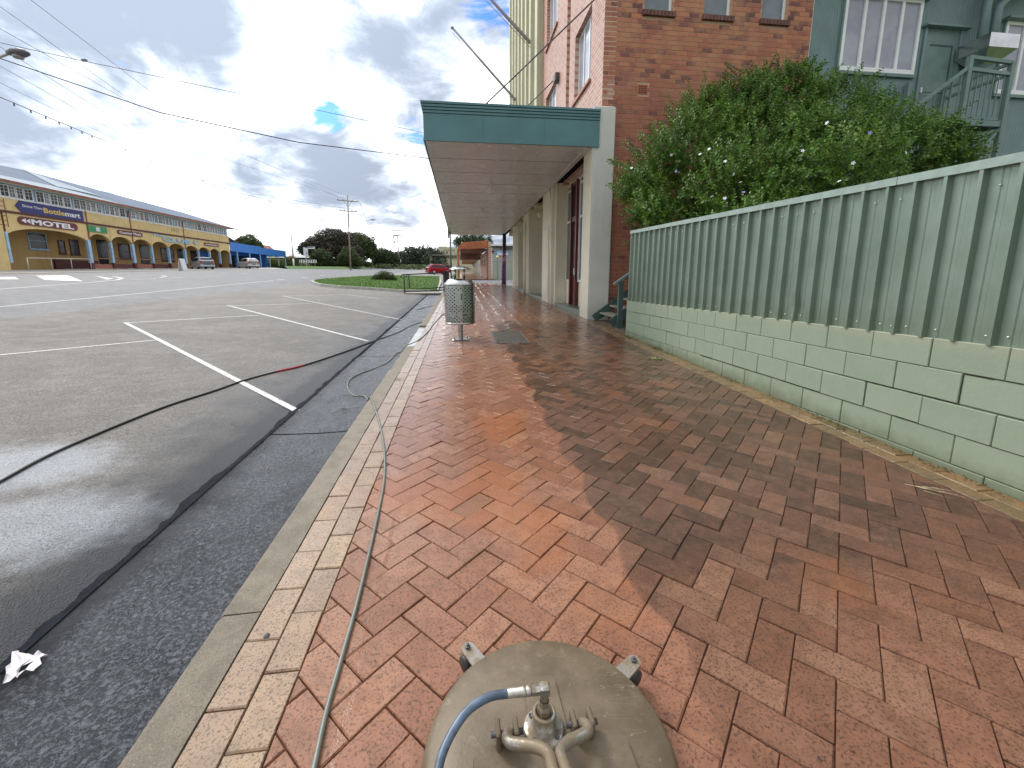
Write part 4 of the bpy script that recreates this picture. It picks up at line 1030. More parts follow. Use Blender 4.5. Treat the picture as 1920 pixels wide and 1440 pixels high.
M_CURT = simple('curtained_pub_glass', (.13, .14, .17), .15, var=.5, scale=1.4)
PXP = -35.5; po = Vector((PXP, 54, surf(PXP, 54)))
pub = thing('corner_pub', po, 'long two storey mustard yellow pub with arched verandah and blue posts across the road', 'building')
def PB(bb, name, m, parent=None, **k): return rel(bb, po).build(name, m, parent or pub, **k)
def gp(y): return surf(PXP, y)
yp = [38.35, 45.8, 48.4, 51.3, 54.15, 57.0, 60.1, 62.95, 65.55, 68.1, 70.9]
ZS = [4.62]+[4.80]*10                              # springing heights
AT = [5.32, 5.46, 5.46, 5.44, 5.42, 5.40, 5.36, 5.34, 5.30, 5.28]
Z_BAND = 6.30
# arched valance
for i in range(10):
    y0, y1 = yp[i]+.02, yp[i+1]-.02; n = 14; zs = 4.62 if i == 0 else 4.78; za = AT[i]-.02; b = MB(); c = []
    for k in range(n+1):
        u = k/n; c.append((y0+(y1-y0)*u, zs+(za-zs)*(1-abs(2*u-1)**2.3)**.75))
    for x in (PXP, PXP-.25):
        for (y, z) in c: b.v.append((x, y, z)); b.v.append((x, y, Z_BAND))
    m = 2*(n+1)
    for k in range(n):
        b.face([2*k, 2*k+2, 2*k+3, 2*k+1]); b.face([m+2*k, m+2*k+1, m+2*k+3, m+2*k+2]); b.face([2*k, m+2*k, m+2*k+2, 2*k+2])
    PB(b, 'arch', M_YEL)
for i, y in enumerate(yp):
    wd = .30 if i in (1, 3, 6) else .2
    b = MB(); b.box((PXP-.22, y-wd/2, gp(y)+.6), (PXP+.015, y+wd/2, 4.80)); PB(b, 'post', M_PBLUE)
    if i: b = MB(); b.box((PXP-.25, y-wd/2-.03, gp(y)-.2), (PXP+.03, y+wd/2+.03, gp(y)+.62)); PB(b, 'post_base', M_MAR)
b = MB(); b.box((PXP-.25, 36.5, Z_BAND), (PXP, 70.9, 7.42)); b.box((PXP-.25, 30.5, 1.2), (PXP-.001, 38.2, 6.29)); b.box((PXP-.25, 30.5, 6.6), (PXP-.002, 36.49, 7.1)); PB(b, 'upper_wall', M_YEL)
b = MB(); b.box((PXP-.02, 37.6, Z_BAND-.02), (PXP+.06, 70.95, Z_BAND+.16)); b.box((PXP-.02, 30, 5.7), (PXP+.06, 37.2, 5.86)); PB(b, 'band', M_MAR)
for y in (45.9, 51.35, 60.2): b = MB(); b.box((PXP+.002, y-.06, 4.9), (PXP+.05, y+.06, 8.3)); PB(b, 'downpipe', M_RUSTG)
# enclosed upper verandah windows
b = MB(); b.box((PXP-.35, 30.5, 7.421), (PXP-.12, 70.9, 8.55)); PB(b, 'verandah_wall', M_PBLUE)
b = MB(); b.box((PXP-.1, 30.5, 7.421), (PXP+.03, 70.95, 7.50)); PB(b, 'sill', M_WFRAME)
wm = None
def pubwin(h=.92, wdt=.56):
    fr = MB(); t_ = .06
    fr.box((0, 0, 0), (.05, wdt, t_)); fr.box((0, 0, h-t_), (.05, wdt, h)); fr.box((0, 0, t_), (.05, t_, h-t_)); fr.box((0, wdt-t_, t_), (.05, wdt, h-t_))
    fr.box((.01, wdt/2-.012, t_), (.04, wdt/2+.012, h-t_)); fr.box((.012, t_, h*.42), (.038, wdt/2-.012, h*.42+.022)); fr.box((.012, wdt/2+.012, h*.42), (.038, wdt-t_, h*.42+.022)); fr.box((.012, t_, h*.70), (.038, wdt/2-.012, h*.70+.022)); fr.box((.012, wdt/2+.012, h*.70), (.038, wdt-t_, h*.70+.022))
    gl_ = MB(); gl_.box((.015, t_, t_), (.025, wdt-t_, h-t_))
    return fr.mesh('window', M_WFRAME), gl_.mesh('pane', M_CURT), gl_.mesh('pane', M_DARKWIN)
wf, wg1, wg2 = pubwin()
y = 31.0; k = 0
while y < 70.2:
    k += 1
    if k % 6 == 0: y += .34; continue
    op = 1.0 if random.random() < .22 else 0
    f_ = put('window', wf, pub, Vector((PXP-.095, y, 7.52))-po, (0, 0, radians(-18) if op else 0)); put('pane', wg1 if random.random() < .7 else wg2, f_); y += .625
# roof
ez, ex = 8.66, PXP+.75; rz, rx = 10.95, PXP-5.2
def zr(y): return rz+.25-(46.5-y)/16.5*.85 if y < 46.5 else rz+.25-(y-46.5)/22.7*.5
def rf(x, y): return ez+(zr(y)-ez)*(ex-x)/(ex-rx)
b = MB(); ys_ = [30, 33, 36, 39, 42, 44.5, 46.5, 50, 54, 58, 62, 66, 69.2]
for y in ys_: b.v += [(ex, y, ez), (rx, y, zr(y))]
for i in range(len(ys_)-1): b.face([2*i, 2*i+2, 2*i+3, 2*i+1])
o_ = len(b.v); b.v += [(ex, 71.9, ez)]; n_ = 2*(len(ys_)-1); b.face([n_, o_, n_+1]); PB(b, 'roof', M_ROOF)
b = MB(); b.prism([(ex, 71.9, ez), (rx*2-ex, 71.9, ez), (rx, 69.2, zr(69.2))], (0, 0, -.1)); b.prism([(rx-.01, 30, zr(30)), (rx-.01, 46.5, zr(46.5)), (rx-.01, 69.2, zr(69.2)), (rx*2-ex, 71.9, ez), (rx*2-ex, 30, ez)], (0, 0, -.1)); PB(b, 'roof_slope', M_ROOF)
def onroof(P, n, m, off=.05):
    b = MB(); cx = sum(p[0] for p in P)/len(P); cy = sum(p[1] for p in P)/len(P)
    k_ = len(P)
    for s_ in range(k_):
        p0, p1 = P[s_], P[(s_+1) % k_]
        for t_ in range(6):
            u0, u1 = t_/6, (t_+1)/6
            a0 = (p0[0]+(p1[0]-p0[0])*u0, p0[1]+(p1[1]-p0[1])*u0); a1 = (p0[0]+(p1[0]-p0[0])*u1, p0[1]+(p1[1]-p0[1])*u1)
            b.poly([(*a0, rf(*a0)+off), (*a1, rf(*a1)+off), (cx, cy, rf(cx, cy)+off)])
    PB(b, n, m)
onroof([(ex-.02, 30), (ex-.02, 50), (ex-1.6, 44), (ex-1.6, 30)], 'skillion_roof', M_ROOF2)
onroof([(rx+.05, 46.5), (ex-1.7, 49.6), (ex-1.7, 44.6)], 'hip_panel', M_ROOF2, .06)
b = MB(); b.box((ex-.02, 30, ez-.14), (ex+.10, 72, ez+.03)); PB(b, 'gutter', M_RUSTG)
b = MB(); b.box((PXP-.1, 30, 8.551), (ex-.025, 71.8, 8.57)); PB(b, 'eave_soffit', M_CREAM)
# recessed wall
RX = PXP-2.9
def mpubwall():
    q = NT('pub_rear_wall'); x, y, z = q.xyz()
    st = q.noise(2.2, 5, .6, q.map(q.pos(), (1, 1, .1))); c = q.mix(q.step(st, .45, .7, 0, .6), (.50, .33, .13), (.33, .18, .07))
    ln = q.step(q.math('FRACT', q.math('MULTIPLY', z, 4.4)), .0, .12, .75, 1.0)
    c2 = q.mix(ln, (.25, .14, .05), c); q.set('Base Color', c2); q.set('Roughness', .7); return q.m
M_PW = mpubwall()
b = MB(); b.box((RX-.3, 30, .8), (RX, 71, 7.4)); b.box((RX-3, 70.9, 1), (PXP-.26, 71.1, 8.5)); PB(b, 'rear_wall', M_PW)
b = MB(); b.box((RX, 30, 6.2), (PXP-.26, 70.9, 6.28)); PB(b, 'verandah_ceiling', M_PW)
b = MB(); b.box((RX, 30, .5), (PXP-.0, 46, 1.55)); n = 12
for i in range(12): 
    y = 46+i*2.1; b.box((RX, y, .5), (PXP+.0, y+2.1, gp(y)+.08))
PB(b, 'verandah_floor', M_CONC2)
def rwin(y0, y1, z0, z1, m=M_PBLUE):
    b = MB(); b.box((RX+.002, y0, z0), (RX+.09, y1, z0+.09)); b.box((RX+.002, y0, z1-.06), (RX+.07, y1, z1)); b.box((RX+.002, y0, z0+.09), (RX+.07, y0+.07, z1-.06)); b.box((RX+.002, y1-.07, z0+.09), (RX+.07, y1, z1-.06)); b.box((RX+.002, y0+.07, (z0+z1)/2), (RX+.06, y1-.07, (z0+z1)/2+.05)); b.box((RX+.0015, y0-.08, z0-.06), (RX+.16, y1+.08, z0-.001))
    f_ = PB(b, 'ground_window', m); b = MB(); b.box((RX+.001, y0+.07, z0+.09), (RX+.03, y1-.07, z1-.06)); PB(b, 'pane', M_DARKWIN, f_)
rwin(43.2, 44.9, 3.75, 5.25); rwin(46.0, 46.7, 3.5, 4.75, M_MAR); rwin(47.2, 48.2, 3.45, 4.95, M_MAR)
for y0, y1, z0, z1 in ((50.4, 51.6, 2.2, 5.2), (56.4, 57.8, 2.3, 5.1), (63.2, 64.4, 2.4, 5.1)):
    b = MB(); b.box((RX+.002, y0, z0), (RX+.06, y1, z1)); PB(b, 'doorway', M_DARKWIN)
for y0, y1 in ((53.2, 54.8), (60.0, 62.4), (66.0, 68.0)): rwin(y0, y1, 3.3, 5.0, M_MAR)
b = MB(); b.box((RX+.003, 67.9, 2.4), (RX+.12, 70.6, 5.1)); PB(b, 'blue_door', M_BBLUE)
b = MB(); b.box((RX+.004, 45.2, gp(45)+.0), (RX+.2, 50, gp(45)+.95)); PB(b, 'dado', M_MAR)
# verandah rail and lower lattice between posts
for i in range(1, 6):
    y0, y1 = yp[i]+.16, yp[i+1]-.16; g_ = gp(y0); b = MB(); b.box((PXP-.15, y0, g_+1.05), (PXP-.09, y1, g_+1.13)); b.box((PXP-.14, y0, g_+.08), (PXP-.10, y1, g_+.55))
    PB(b, 'verandah_rail', M_RUSTG if i % 2 else M_MAR)
# signs
def psign(name, y0, y1, z0, z1, m, round_=False, arrow=False):
    b = MB(); x = PXP+.02; h = (z1-z0)/2; zc = (z0+z1)/2
    if round_:
        P = [(x, y0+h-h*cos(t_), zc+h*sin(t_)) for t_ in [pi/2-pi*k/8 for k in range(9)]][::-1]
        P = [(x, y0+h+h*cos(pi/2+pi*k/8), zc+h*sin(pi/2+pi*k/8)) for k in range(9)]+[(x, y1-h+h*cos(-pi/2+pi*k/8), zc+h*sin(-pi/2+pi*k/8)) for k in range(9)]
    elif arrow: P = [(x, y0, zc), (x, y0+.45, z0), (x, y1, z0), (x, y1, z1), (x, y0+.4, z1)]
    else: P = [(x, y0, z0), (x, y1, z0), (x, y1, z1), (x, y0, z1)]
    b.prism(P, (.05, 0, 0)); return PB(b, name, m)
def ptext(s_, y0, y1, z0, h, m, par, x=PXP+.075, bold=.015): put_text(s_, (x, y0, z0), h, y1-y0, m, par, po, 'Y', .0, bold)
s1 = psign('drive_through_sign', 39.4, 45.55, Z_BAND+.17, 7.40, M_NAVY, arrow=True)
ptext('Drive Thru', 39.95, 41.6, 6.93, .20, M_SWHITE, s1, bold=.02); ptext('Bottle', 41.7, 43.65, 6.72, .42, M_SYEL, s1, bold=.03); ptext('mart', 43.68, 45.2, 6.72, .36, M_SWHITE, s1, bold=.03)
s1 = psign('motel_sign', 39.4, 44.75, 5.50, 6.15, M_SMAR, True)
b = MB(); zc = 5.83; x = PXP+.085; b.poly([(x, 39.62, zc), (x, 40.0, zc-.2), (x, 40.0, zc+.2)]); b.poly([(x, 40.0, zc), (x, 40.35, zc-.2), (x, 40.35, zc+.2)]); PB(b, 'arrow', M_SWHITE, s1)
ptext('MOTEL', 40.45, 44.35, 5.62, .42, M_SWHITE, s1, bold=.045)
s1 = psign('betting_sign', 45.85, 48.05, 5.60, 6.18, M_SGRN); b = MB(); x = PXP+.078; b.prism([(x, 46.75, 5.70), (x, 47.2, 5.72), (x, 47.15, 6.1), (x, 46.72, 6.07)], (.01, 0, 0)); q_ = PB(b, 'emblem', M_SWHITE, s1); put_text('TAB', (PXP+.09, 46.80, 5.83), .13, .33, M_SGRN, s1, po, 'Y', .002, .01)
s1 = psign('meals_sign', 49.35, 52.85, 5.68, 6.14, M_SMAR, True); ptext('Counter Meals', 49.6, 52.6, 5.80, .25, M_SWHITE, s1, bold=.02)
s1 = psign('accommodation_sign', 64.3, 67.9, 5.60, 6.02, M_SMAR, True); ptext('Accommodation', 64.55, 67.7, 5.71, .21, M_SWHITE, s1, bold=.02)
ptext('The', 54.4, 56.3, 5.98, .34, M_LETB, pub, PXP+.06, .03); ptext('CLUB', 56.0, 61.3, 5.55, .52, M_LETB, pub, PXP+.09, .05)
b = MB(); x = PXP+.06; b.prism([(x, 61.9, 5.85), (x, 62.25, 5.5), (x, 62.6, 5.85), (x, 62.45, 6.05), (x, 62.25, 6.2), (x, 62.05, 6.05)], (.06, 0, 0)); PB(b, 'club_emblem', M_LETB)
ptext('1911', 57.9, 59.3, 6.85, .34, M_RUSTG, pub, PXP+.004, .01)
# ladder-shaped frames on the wall and steel ramp rail on the footpath
b = MB()
for k in range(6): b.box((PXP+.003, 37.9, 5.3+k*.36), (PXP+.03, 38.6, 5.34+k*.36))
b.box((PXP+.003, 37.85, 5.2), (PXP+.03, 37.9, 7.3)); b.box((PXP+.003, 38.6, 5.2), (PXP+.03, 38.65, 7.3)); PB(b, 'wall_ladder', M_RUSTG)
M_GALV = simple('galvanised_pipe', (.60, .58, .52), .4, metal=.3)
pr = [R(55, 508), R(99, 506.5), R(136, 505.8), R(172, 505.5)]
rl = thing('pub_ramp_rail', pr[0], 'pale pipe handrail on the footpath before the yellow pub wall', 'handrail')
b = MB(); b.tube([p+Vector((0, 0, 1.0))-pr[0] for p in pr], .035, 6); b.build('rail', M_GALV, rl)
for p in pr: b = MB(); b.tube([p-pr[0], p+Vector((0, 0, 1.0))-pr[0]], .03, 6); b.build('post', M_GALV, rl)
sheet('pub_footpath', [-36, -33, -29.5], [20, 36, 50, 72, 100], surf, M_CONC2, .02, kind='structure')
af = R(343, 507.5); t_ = thing('sandwich_board', af, 'white A-frame board standing on the footpath beside the silver hatchback', 'sign board')
for s_ in (-1, 1): b = MB(); b.prism([(s_*.25, -.4, 0), (s_*.25, .4, 0), (s_*.03, .4, 1.25), (s_*.03, -.4, 1.25)], (.03, 0, 0)); b.build('board', M_SWHITE, t_)
# blue verandah shop next to the pub
bs = thing('blue_awning_shop', (PXP, 80, gp(80)), 'low shop with a bright blue awning beyond the yellow pub', 'building'); bo = Vector((PXP, 80, gp(80)))
def BB(bb, name, m, **k): return rel(bb, bo).build(name, m, bs, **k)
b = MB(); b.box((PXP-.1, 71.12, 5.25), (PXP, 81.5, 6.6)); b.box((PXP-.1, 81.5, 5.25), (PXP-.001, 92, 6.45)); b.box((PXP-3.2, 71.15, 5.27), (PXP-.12, 84, 5.35)); b.box((PXP-3.2, 84, 5.27), (PXP-.12, 92, 5.35)); BB(b, 'awning', M_BBLUE)
for y in (73.2, 77.2, 81.0, 84.7, 88.6, 91.9): b = MB(); b.box((PXP-.2, y-.08, gp(y)-.2), (PXP-.05, y+.08, 5.26)); BB(b, 'post', M_PBLUE)
b = MB(); b.box((PXP-3.4, 71.15, 1.5), (PXP-3.21, 84.5, 5.27)); b.box((PXP-3.2, 84.3, 2), (PXP-.5, 84.5, 5.26)); b.box((PXP-6, 84.501, 2), (PXP-.6, 84.7, 6)); BB(b, 'wall', M_BBLUE)
for y0, y1 in ((73.5, 76.5), (77.4, 78.6), (79.5, 83.5)): b = MB(); b.box((PXP-3.2, y0, 2.4 if y1-y0 > 1.5 else 2.0), (PXP-3.15, y1, 4.9)); BB(b, 'shop_window', M_DARKWIN)
b = MB(); b.prism([(PXP-1.5, 71.2, 8.3), (PXP-1.5, 77.5, 6.6), (PXP-9, 77.5, 6.6), (PXP-9, 71.2, 8.3)], (0, 0, .1)); b.box((PXP-9, 71.2, 5), (PXP-1.6, 71.3, 8.25)); BB(b, 'roof', M_RUSTG)
# ------------------------------------------------------------------ cars
def car(name, label, paint, L=4.0, Wd=1.7, Ht=1.5, hatch=True, wagon=False, loc=(0, 0, 0), rz=0):
    """origin on the ground at the middle, nose towards +Y"""
    t = thing(name, loc, label, 'car', None, rz)
    mp = simple(name+'_paint', paint, .18, metal=.35, var=.04)
    h = L/2
    if wagon: prof = [(-h, .35, .80, 1.00, .80), (-h+.10, .28, .92, 1.25, .84), (-h+.28, .24, .95, Ht-.12, .85), (-h+.7, .22, .95, Ht, .85), (-.2, .22, .93, Ht, .85), (.45, .22, .92, Ht-.06, .85), (1.0, .22, .93, 1.15, .85), (1.25, .23, .93, .96, .85), (h-.45, .25, .84, .86, .84), (h-.1, .30, .68, .70, .78), (h, .36, .58, .60, .70)]
    else: prof = [(-h, .38, .75, .95, .74), (-h+.08, .30, .90, 1.10, .82), (-h+.35, .25, .97, Ht-.14, .85), (-h+.75, .22, .96, Ht-.02, .85), (-.1, .22, .93, Ht, .85), (.35, .22, .91, Ht-.08, .85), (1.0, .22, .90, 1.06, .85), (1.2, .23, .88, .93, .84), (h-.4, .25, .80, .83, .83), (h-.1, .30, .66, .68, .76), (h, .36, .55, .57, .66)]
    b = MB(); b.smooth = True; g_ = MB(); n = 0; rings = []
    for (y, zb, zl, zr, wd) in prof:
        wd = wd*Wd/1.7; top = max(zr, zl+.01); tr = wd*.74 if top > 1.1 else wd*.9
        rings.append([(-wd*.92, y, zb), (-wd, y, zb+.15), (-wd, y, zl-.08), (-wd*.965, y, zl), (-tr, y, top-.06*(top > 1.1)), (-tr*.8, y, top), (tr*.8, y, top), (tr, y, top-.06*(top > 1.1)), (wd*.965, y, zl), (wd, y, zl-.08), (wd, y, zb+.15), (wd*.92, y, zb)])
    for r_ in rings: b.v += r_
    m = 12
    for i in range(len(rings)-1):
        for k in range(m-1): b.face([i*m+k, (i+1)*m+k, (i+1)*m+k+1, i*m+k+1])
    b.face(list(range(m))[::-1]); b.face([(len(rings)-1)*m+k for k in range(m)])
    b.build('body', mp, t)
    M_CG = M_DARKWIN
    def lerp(r0, r1, ya, yb, k): pass
    # side windows, windscreen and rear glass set just proud of the shell
    def ringat(y):
        for a, c in zip(rings, rings[1:]):
            if a[0][1] <= y <= c[0][1]:
                u = (y-a[0][1])/(c[0][1]-a[0][1]); return [Vector(p)*(1-u)+Vector(q)*u for p, q in zip(a, c)]
    for s_ in (3, 7):
        ys = [-h+(.45 if not wagon else .38), -h+.8, -.15, -.1, .4, .85] if True else []
        for ya, yb in ((ys[0], -.22), (-.14, .72)):
            gg = MB(); yy = [ya+(yb-ya)*k/4 for k in range(5)]
            for y in yy:
                r_ = ringat(y); lo, hi = (r_[3], r_[4]) if s_ == 3 else (r_[8], r_[7]); sg = -1 if s_ == 3 else 1
                gg.v += [tuple(lo+(hi-lo)*.10+Vector((sg*.008, 0, 0))), tuple(lo+(hi-lo)*.90+Vector((sg*.008, 0, .0)))]
            for k in range(4): gg.face([2*k, 2*k+1, 2*k+3, 2*k+2])
            gg.build('side_window', M_CG, t)
    for ya, yb, nm, dy in ((-h+.10, -h+.36, 'rear_window', -.012), (.42, .98, 'windscreen', .012)):
        ra, rb = ringat(ya), ringat(yb); gg = MB()
        if nm == 'rear_window': P = [ra[5]*.95+ra[3]*.05, ra[6]*.95+ra[8]*.05, rb[6], rb[5]]
        else: P = [rb[5], rb[6], ra[6], ra[5]]
        P = [Vector(p)+Vector((0, dy, .012)) for p in P]; P = [Vector((p.x*1.12, p.y, p.z)) for p in P]; gg.poly([tuple(p) for p in P]); gg.build(nm, M_CG, t)
    M_TY = simple('tyre_rubber', (.02, .02, .02), .8) if 'tyre_rubber' not in bpy.data.materials else bpy.data.materials['tyre_rubber']
    for sx in (-1, 1):
        for y in (-h+.75, h-.78):
            M_ = Matrix.Translation((sx*(Wd/2-.10), y, .31)) @ Matrix.Rotation(pi/2, 4, 'Y')
            wb = MB(); wb.lathe([(.001, -.10), (.27, -.10), (.31, -.07), (.31, .07), (.27, .10), (.001, .10)], n=18, M=M_); w_ = wb.build('wheel', M_TY, t)
            wb = MB(); wb.lathe([(.001, .112), (.08, .112), (.19, .104), (.2, .09), (.2, -.09), (.19, -.104), (.08, -.112), (.001, -.112)], n=14, M=M_); wb.build('rim', M_GALV, w_)
    for sx in (-1, 1):
        wb = MB(); wb.bbox((sx*.62-.13, -h-.012, .72), (sx*.62+.13, -h+.10, 1.0), .03); wb.build('tail_light', M_TAIL, t)
        wb = MB(); wb.bbox((sx*.55-.15, h-.13, .55), (sx*.55+.15, h+.005, .70), .03); wb.build('headlight', M_SWHITE, t)
    wb = MB(); wb.box((-.26, -h-.02, .52), (.26, -h+.02, .64)); wb.build('number_plate', M_DARKST, t)
    wb = MB(); wb.bbox((-Wd*.47, -h-.05, .28), (Wd*.47, -h+.12, .52), .04); wb.bbox((-Wd*.44, h-.14, .26), (Wd*.44, h+.04, .48), .04); wb.build('bumper', mp, t)
    return t
M_TAIL = simple('red_lens', (.45, .02, .02), .2)
p = R(368, 504.5); car('silver_hatchback', 'silver hatchback parked nose-in at the pub, tail towards the road', (.42, .47, .50), loc=(-32.6, p.y+.5, surf(-32.6, p.y)), rz=radians(46), L=3.9)
p = R(441, 503.8); car('white_wagon', 'white station wagon parked beside the blue awning, nearest the blue shop', (.72, .72, .70), loc=(-32.4, 69.4, surf(-32.4, 70.5)), rz=radians(46), L=4.3, wagon=True)
p = R(818, 514.3); rc = car('red_hatchback', 'small red hatchback parked beyond the dark handrail', (.36, .012, .022), loc=(p.x+.35, p.y, surf(p.x, p.y)), rz=radians(-62), L=3.6, Wd=1.6)
# ================================================================== DISTANCE
def tree(name, label, blobs, base, mats, n=9000, ls=.18, trunk_r=.2, cat='tree', group=None, trunks=None, fill=.45, flat=1.0):
    """blobs: (pixel x, y, depth, radius) masses of the crown; leaf clumps with gaps spread through them"""
    t = thing(name, base, label, cat, group); base = Vector(base); b = MB(); cs = [(at(x, y, d), r) for x, y, d, r in blobs]
    tot = sum(r*r for _, r in cs)
    for c, r in cs:
        k = int(n*r*r/tot)
        for _ in range(k):
            d = rv(); rr = r*(1+.25*noise.noise((c+d*r)*(1.6/r))+.14*noise.noise((c+d*r)*(5/r)))*(fill+(1-fill)*random.random()**.5)
            if noise.noise((c+d*rr)*(3.2/r)) < -.28: continue
            p = c+Vector((d.x*rr, d.y*rr, d.z*rr*flat)); nr = (d+rv()*.9).normalized(); u = nr.cross(rv()).normalized()*ls*random.uniform(.5, 1.2); v = nr.cross(u).normalized()*u.length*random.uniform(.4, .8)
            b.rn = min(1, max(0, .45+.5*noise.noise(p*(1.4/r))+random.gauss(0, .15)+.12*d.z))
            b.add([p-u, p-v*.8, p+u, p+v], [(0, 1, 2, 3)])
    rel(b, base).build('crown', mats[0], t, attr=True)
    b = MB()
    for c, r in cs:
        s_ = base+Vector((random.uniform(-.1, .1), 0, -.2)); m = s_.lerp(c, .45)+Vector((0, 0, .0)); m.x = s_.x*.6+c.x*.4
        b.tube([s_, m, c], [trunk_r, trunk_r*.65, trunk_r*.2], 7)
    rel(b, base).build('trunk', mats[1], t); return t
M_BARK = simple('dark_bark', (.08, .06, .045), .9, var=.3, scale=8)
M_LDARK = leafmat('dark_foliage', (.028, .050, .018), (.05, .085, .026), (.10, .145, .042), .6, .2, .5)
M_LBRN = leafmat('purplish_foliage', (.034, .036, .024), (.065, .058, .034), (.115, .10, .05), .6, .2, .5)
M_LOLIVE = leafmat('olive_foliage', (.050, .075, .028), (.085, .12, .04), (.17, .205, .07), .6, .25, .5)
M_LYEL = leafmat('yellow_hedge_foliage', (.06, .09, .015), (.12, .15, .02), (.24, .25, .04), .6, .25, .8)
def bz(px, d): p = at(px, 503, d); return Vector((p.x, p.y, surf(p.x, p.y)-.1))
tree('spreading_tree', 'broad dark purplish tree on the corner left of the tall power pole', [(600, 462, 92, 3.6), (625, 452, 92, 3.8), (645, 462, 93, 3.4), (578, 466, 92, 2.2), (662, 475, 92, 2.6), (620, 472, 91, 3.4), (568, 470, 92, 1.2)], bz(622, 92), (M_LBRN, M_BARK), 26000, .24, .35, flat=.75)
tree('round_bush', 'dark green round bush under the spreading tree beside the white sign', [(600, 480, 85, 1.7), (590, 486, 85, 1.2), (611, 486, 85, 1.5)], bz(600, 85), (M_LDARK, M_BARK), 7000, .16, .12, 'bush')
tree('gum_tree', 'airy green tree rising behind the tall power pole', [(645, 446, 104, 1.6), (661, 449, 104, 1.8), (674, 455, 104, 2.6), (688, 460, 104, 2.4), (697, 470, 104, 1.7), (678, 474, 104, 2.0), (697, 478, 104, 1.0), (664, 466, 104, 1.8)], bz(672, 104), (M_LOLIVE, M_BARK), 15000, .26, .28)
tree('green_shrub_mass', 'yellowish green shrub between the spreading tree and the gum tree', [(655, 480, 88, 2.0), (645, 486, 88, 1.5), (663, 487, 88, 1.4), (672, 490, 88, 1.2)], bz(656, 88), (M_LOLIVE, M_BARK), 8000, .16, .1, 'bush')
tree('dense_tree', 'dense dark green tree at the bend right of the gum tree', [(716, 484, 112, 2.6), (728, 486, 112, 2.4), (708, 488, 112, 1.8), (722, 478, 112, 1.5), (738, 489, 112, 1.8)], bz(720, 112), (M_LDARK, M_BARK), 13000, .24, .25)
tree('low_hedge', 'long low hedge on the raised verge under the corner trees', [(590+i*11, 494+(i % 2), 84+i*.8, .95) for i in range(10)], bz(640, 85), (M_LOLIVE, M_BARK), 14000, .13, .04, 'hedge', flat=.6)
tree('clipped_hedge', 'clipped yellow-green hedge seen between the blue awning posts', [(503, 494, 96, 1.0), (510, 494, 96, 1.1), (520, 494, 96, 1.1), (529, 495, 96, 1.0), (541, 493, 94, 1.3), (548, 492, 94, 1.3)], bz(522, 96), (M_LYEL, M_BARK), 11000, .12, .04, 'hedge', flat=1.2)
tree('backyard_tree', 'green treetops showing above the blue awning', [(455, 455, 105, 1.6), (470, 454, 105, 2.0), (482, 462, 105, 1.6), (462, 462, 105, 2.0), (447, 456, 105, 1.2)], bz(465, 105), (M_LOLIVE, M_BARK), 9000, .22, .2)
# far wood: nobody could count its trees
b = MB()
for i in range(60):
    px = 740+i*2.6+random.uniform(-2, 2); d = random.uniform(150, 190); py = 487+random.uniform(-6, 8)-(5 if 770 < px < 820 else 0)
    c = at(px, py, d); r = random.uniform(2.8, 4.6)
    for _ in range(420):
        q_ = rv(); p = c+q_*r*(.6+.4*random.random())*(1+.25*noise.noise((c+q_*r)*.5)); u = rv()*.42; v = u.cross(rv()).normalized()*.3
        b.rn = min(1, max(0, .4+.4*noise.noise(p*.3)+random.gauss(0, .15))); b.add([p-u, p-v, p+u, p+v], [(0, 1, 2, 3)])
b.build('far_wood', M_LDARK if False else leafmat('hazy_far_foliage', (.04, .065, .04), (.065, .095, .055), (.10, .13, .07), .7, .2, .1), attr=True, kind='stuff')
b = MB()
for i in range(300):
    px = random.uniform(545, 800); d = random.uniform(100, 150); p0 = at(px, 501, d); z = surf(p0.x, p0.y)
    for _ in range(30):
        q_ = rv(); p = Vector((p0.x, p0.y, z+.4))+Vector((q_.x*1.4, q_.y*1.2, q_.z*.8)); u = rv()*.25; v = u.cross(rv()).normalized()*.18
        b.rn = random.random(); b.add([p-u, p-v, p+u, p+v], [(0, 1, 2, 3)])
b.build('roadside_scrub', M_LOLIVE, attr=True, kind='stuff')
# raised verge
vp = [R(540, 504.5), R(600, 504.8), R(650, 505), R(700, 503.3), R(735, 501.8)]
b = MB()
for p in vp: b.v += [tuple(p), tuple(p+Vector((-1.5, 2.5, .55))), tuple(p+Vector((-14, 22, .9)))]
for i in range(len(vp)-1):
    for k in range(2): b.face([i*3+k, i*3+k+1, i*3+k+4, i*3+k+3][::-1])
b.build('raised_verge', M_GRASSG, kind='structure')
# white hall with pale roof
def at_box(px0, px1, py_top, d, ztop=None): pass
hd = 120
h0 = at(500, 478, hd); hz0 = surf(h0.x, h0.y)
hb = thing('white_hall', (h0.x, h0.y, hz0), 'long white roofed building behind the hedge and the red and white pole', 'building'); ho = Vector((h0.x, h0.y, hz0))
P0, P1 = at(455, 480, hd), at(612, 480, hd)
def zAt(py, d, px=530): return at(px, py, d).z
b = MB(); b.box((P0.x, h0.y+1, hz0-1), (P1.x, h0.y+9, zAt(482, hd))); rel(b, ho).build('wall', simple('shaded_hall_wall', (.16, .14, .12), .8, var=.2, scale=.5), hb)
b = MB(); b.prism([(P0.x, h0.y-.6, zAt(482, hd)), (P1.x, h0.y-.6, zAt(482, hd)), (P1.x-1, h0.y+7, zAt(465, hd)), (P0.x+1, h0.y+7, zAt(465, hd))], (0, 0, .15)); rel(b, ho).build('roof', simple('white_iron_roof', (.36, .40, .44), .5, var=.05, scale=.3), hb)
b = MB(); p = at(488, 472, hd); b.prism([(p.x-1.6, h0.y+1, zAt(468, hd)), (p.x+1.6, h0.y+1, zAt(468, hd)), (p.x, h0.y+1, zAt(458, hd))], (0, 6, 0)); rel(b, ho).build('gable', M_RUSTG, hb)
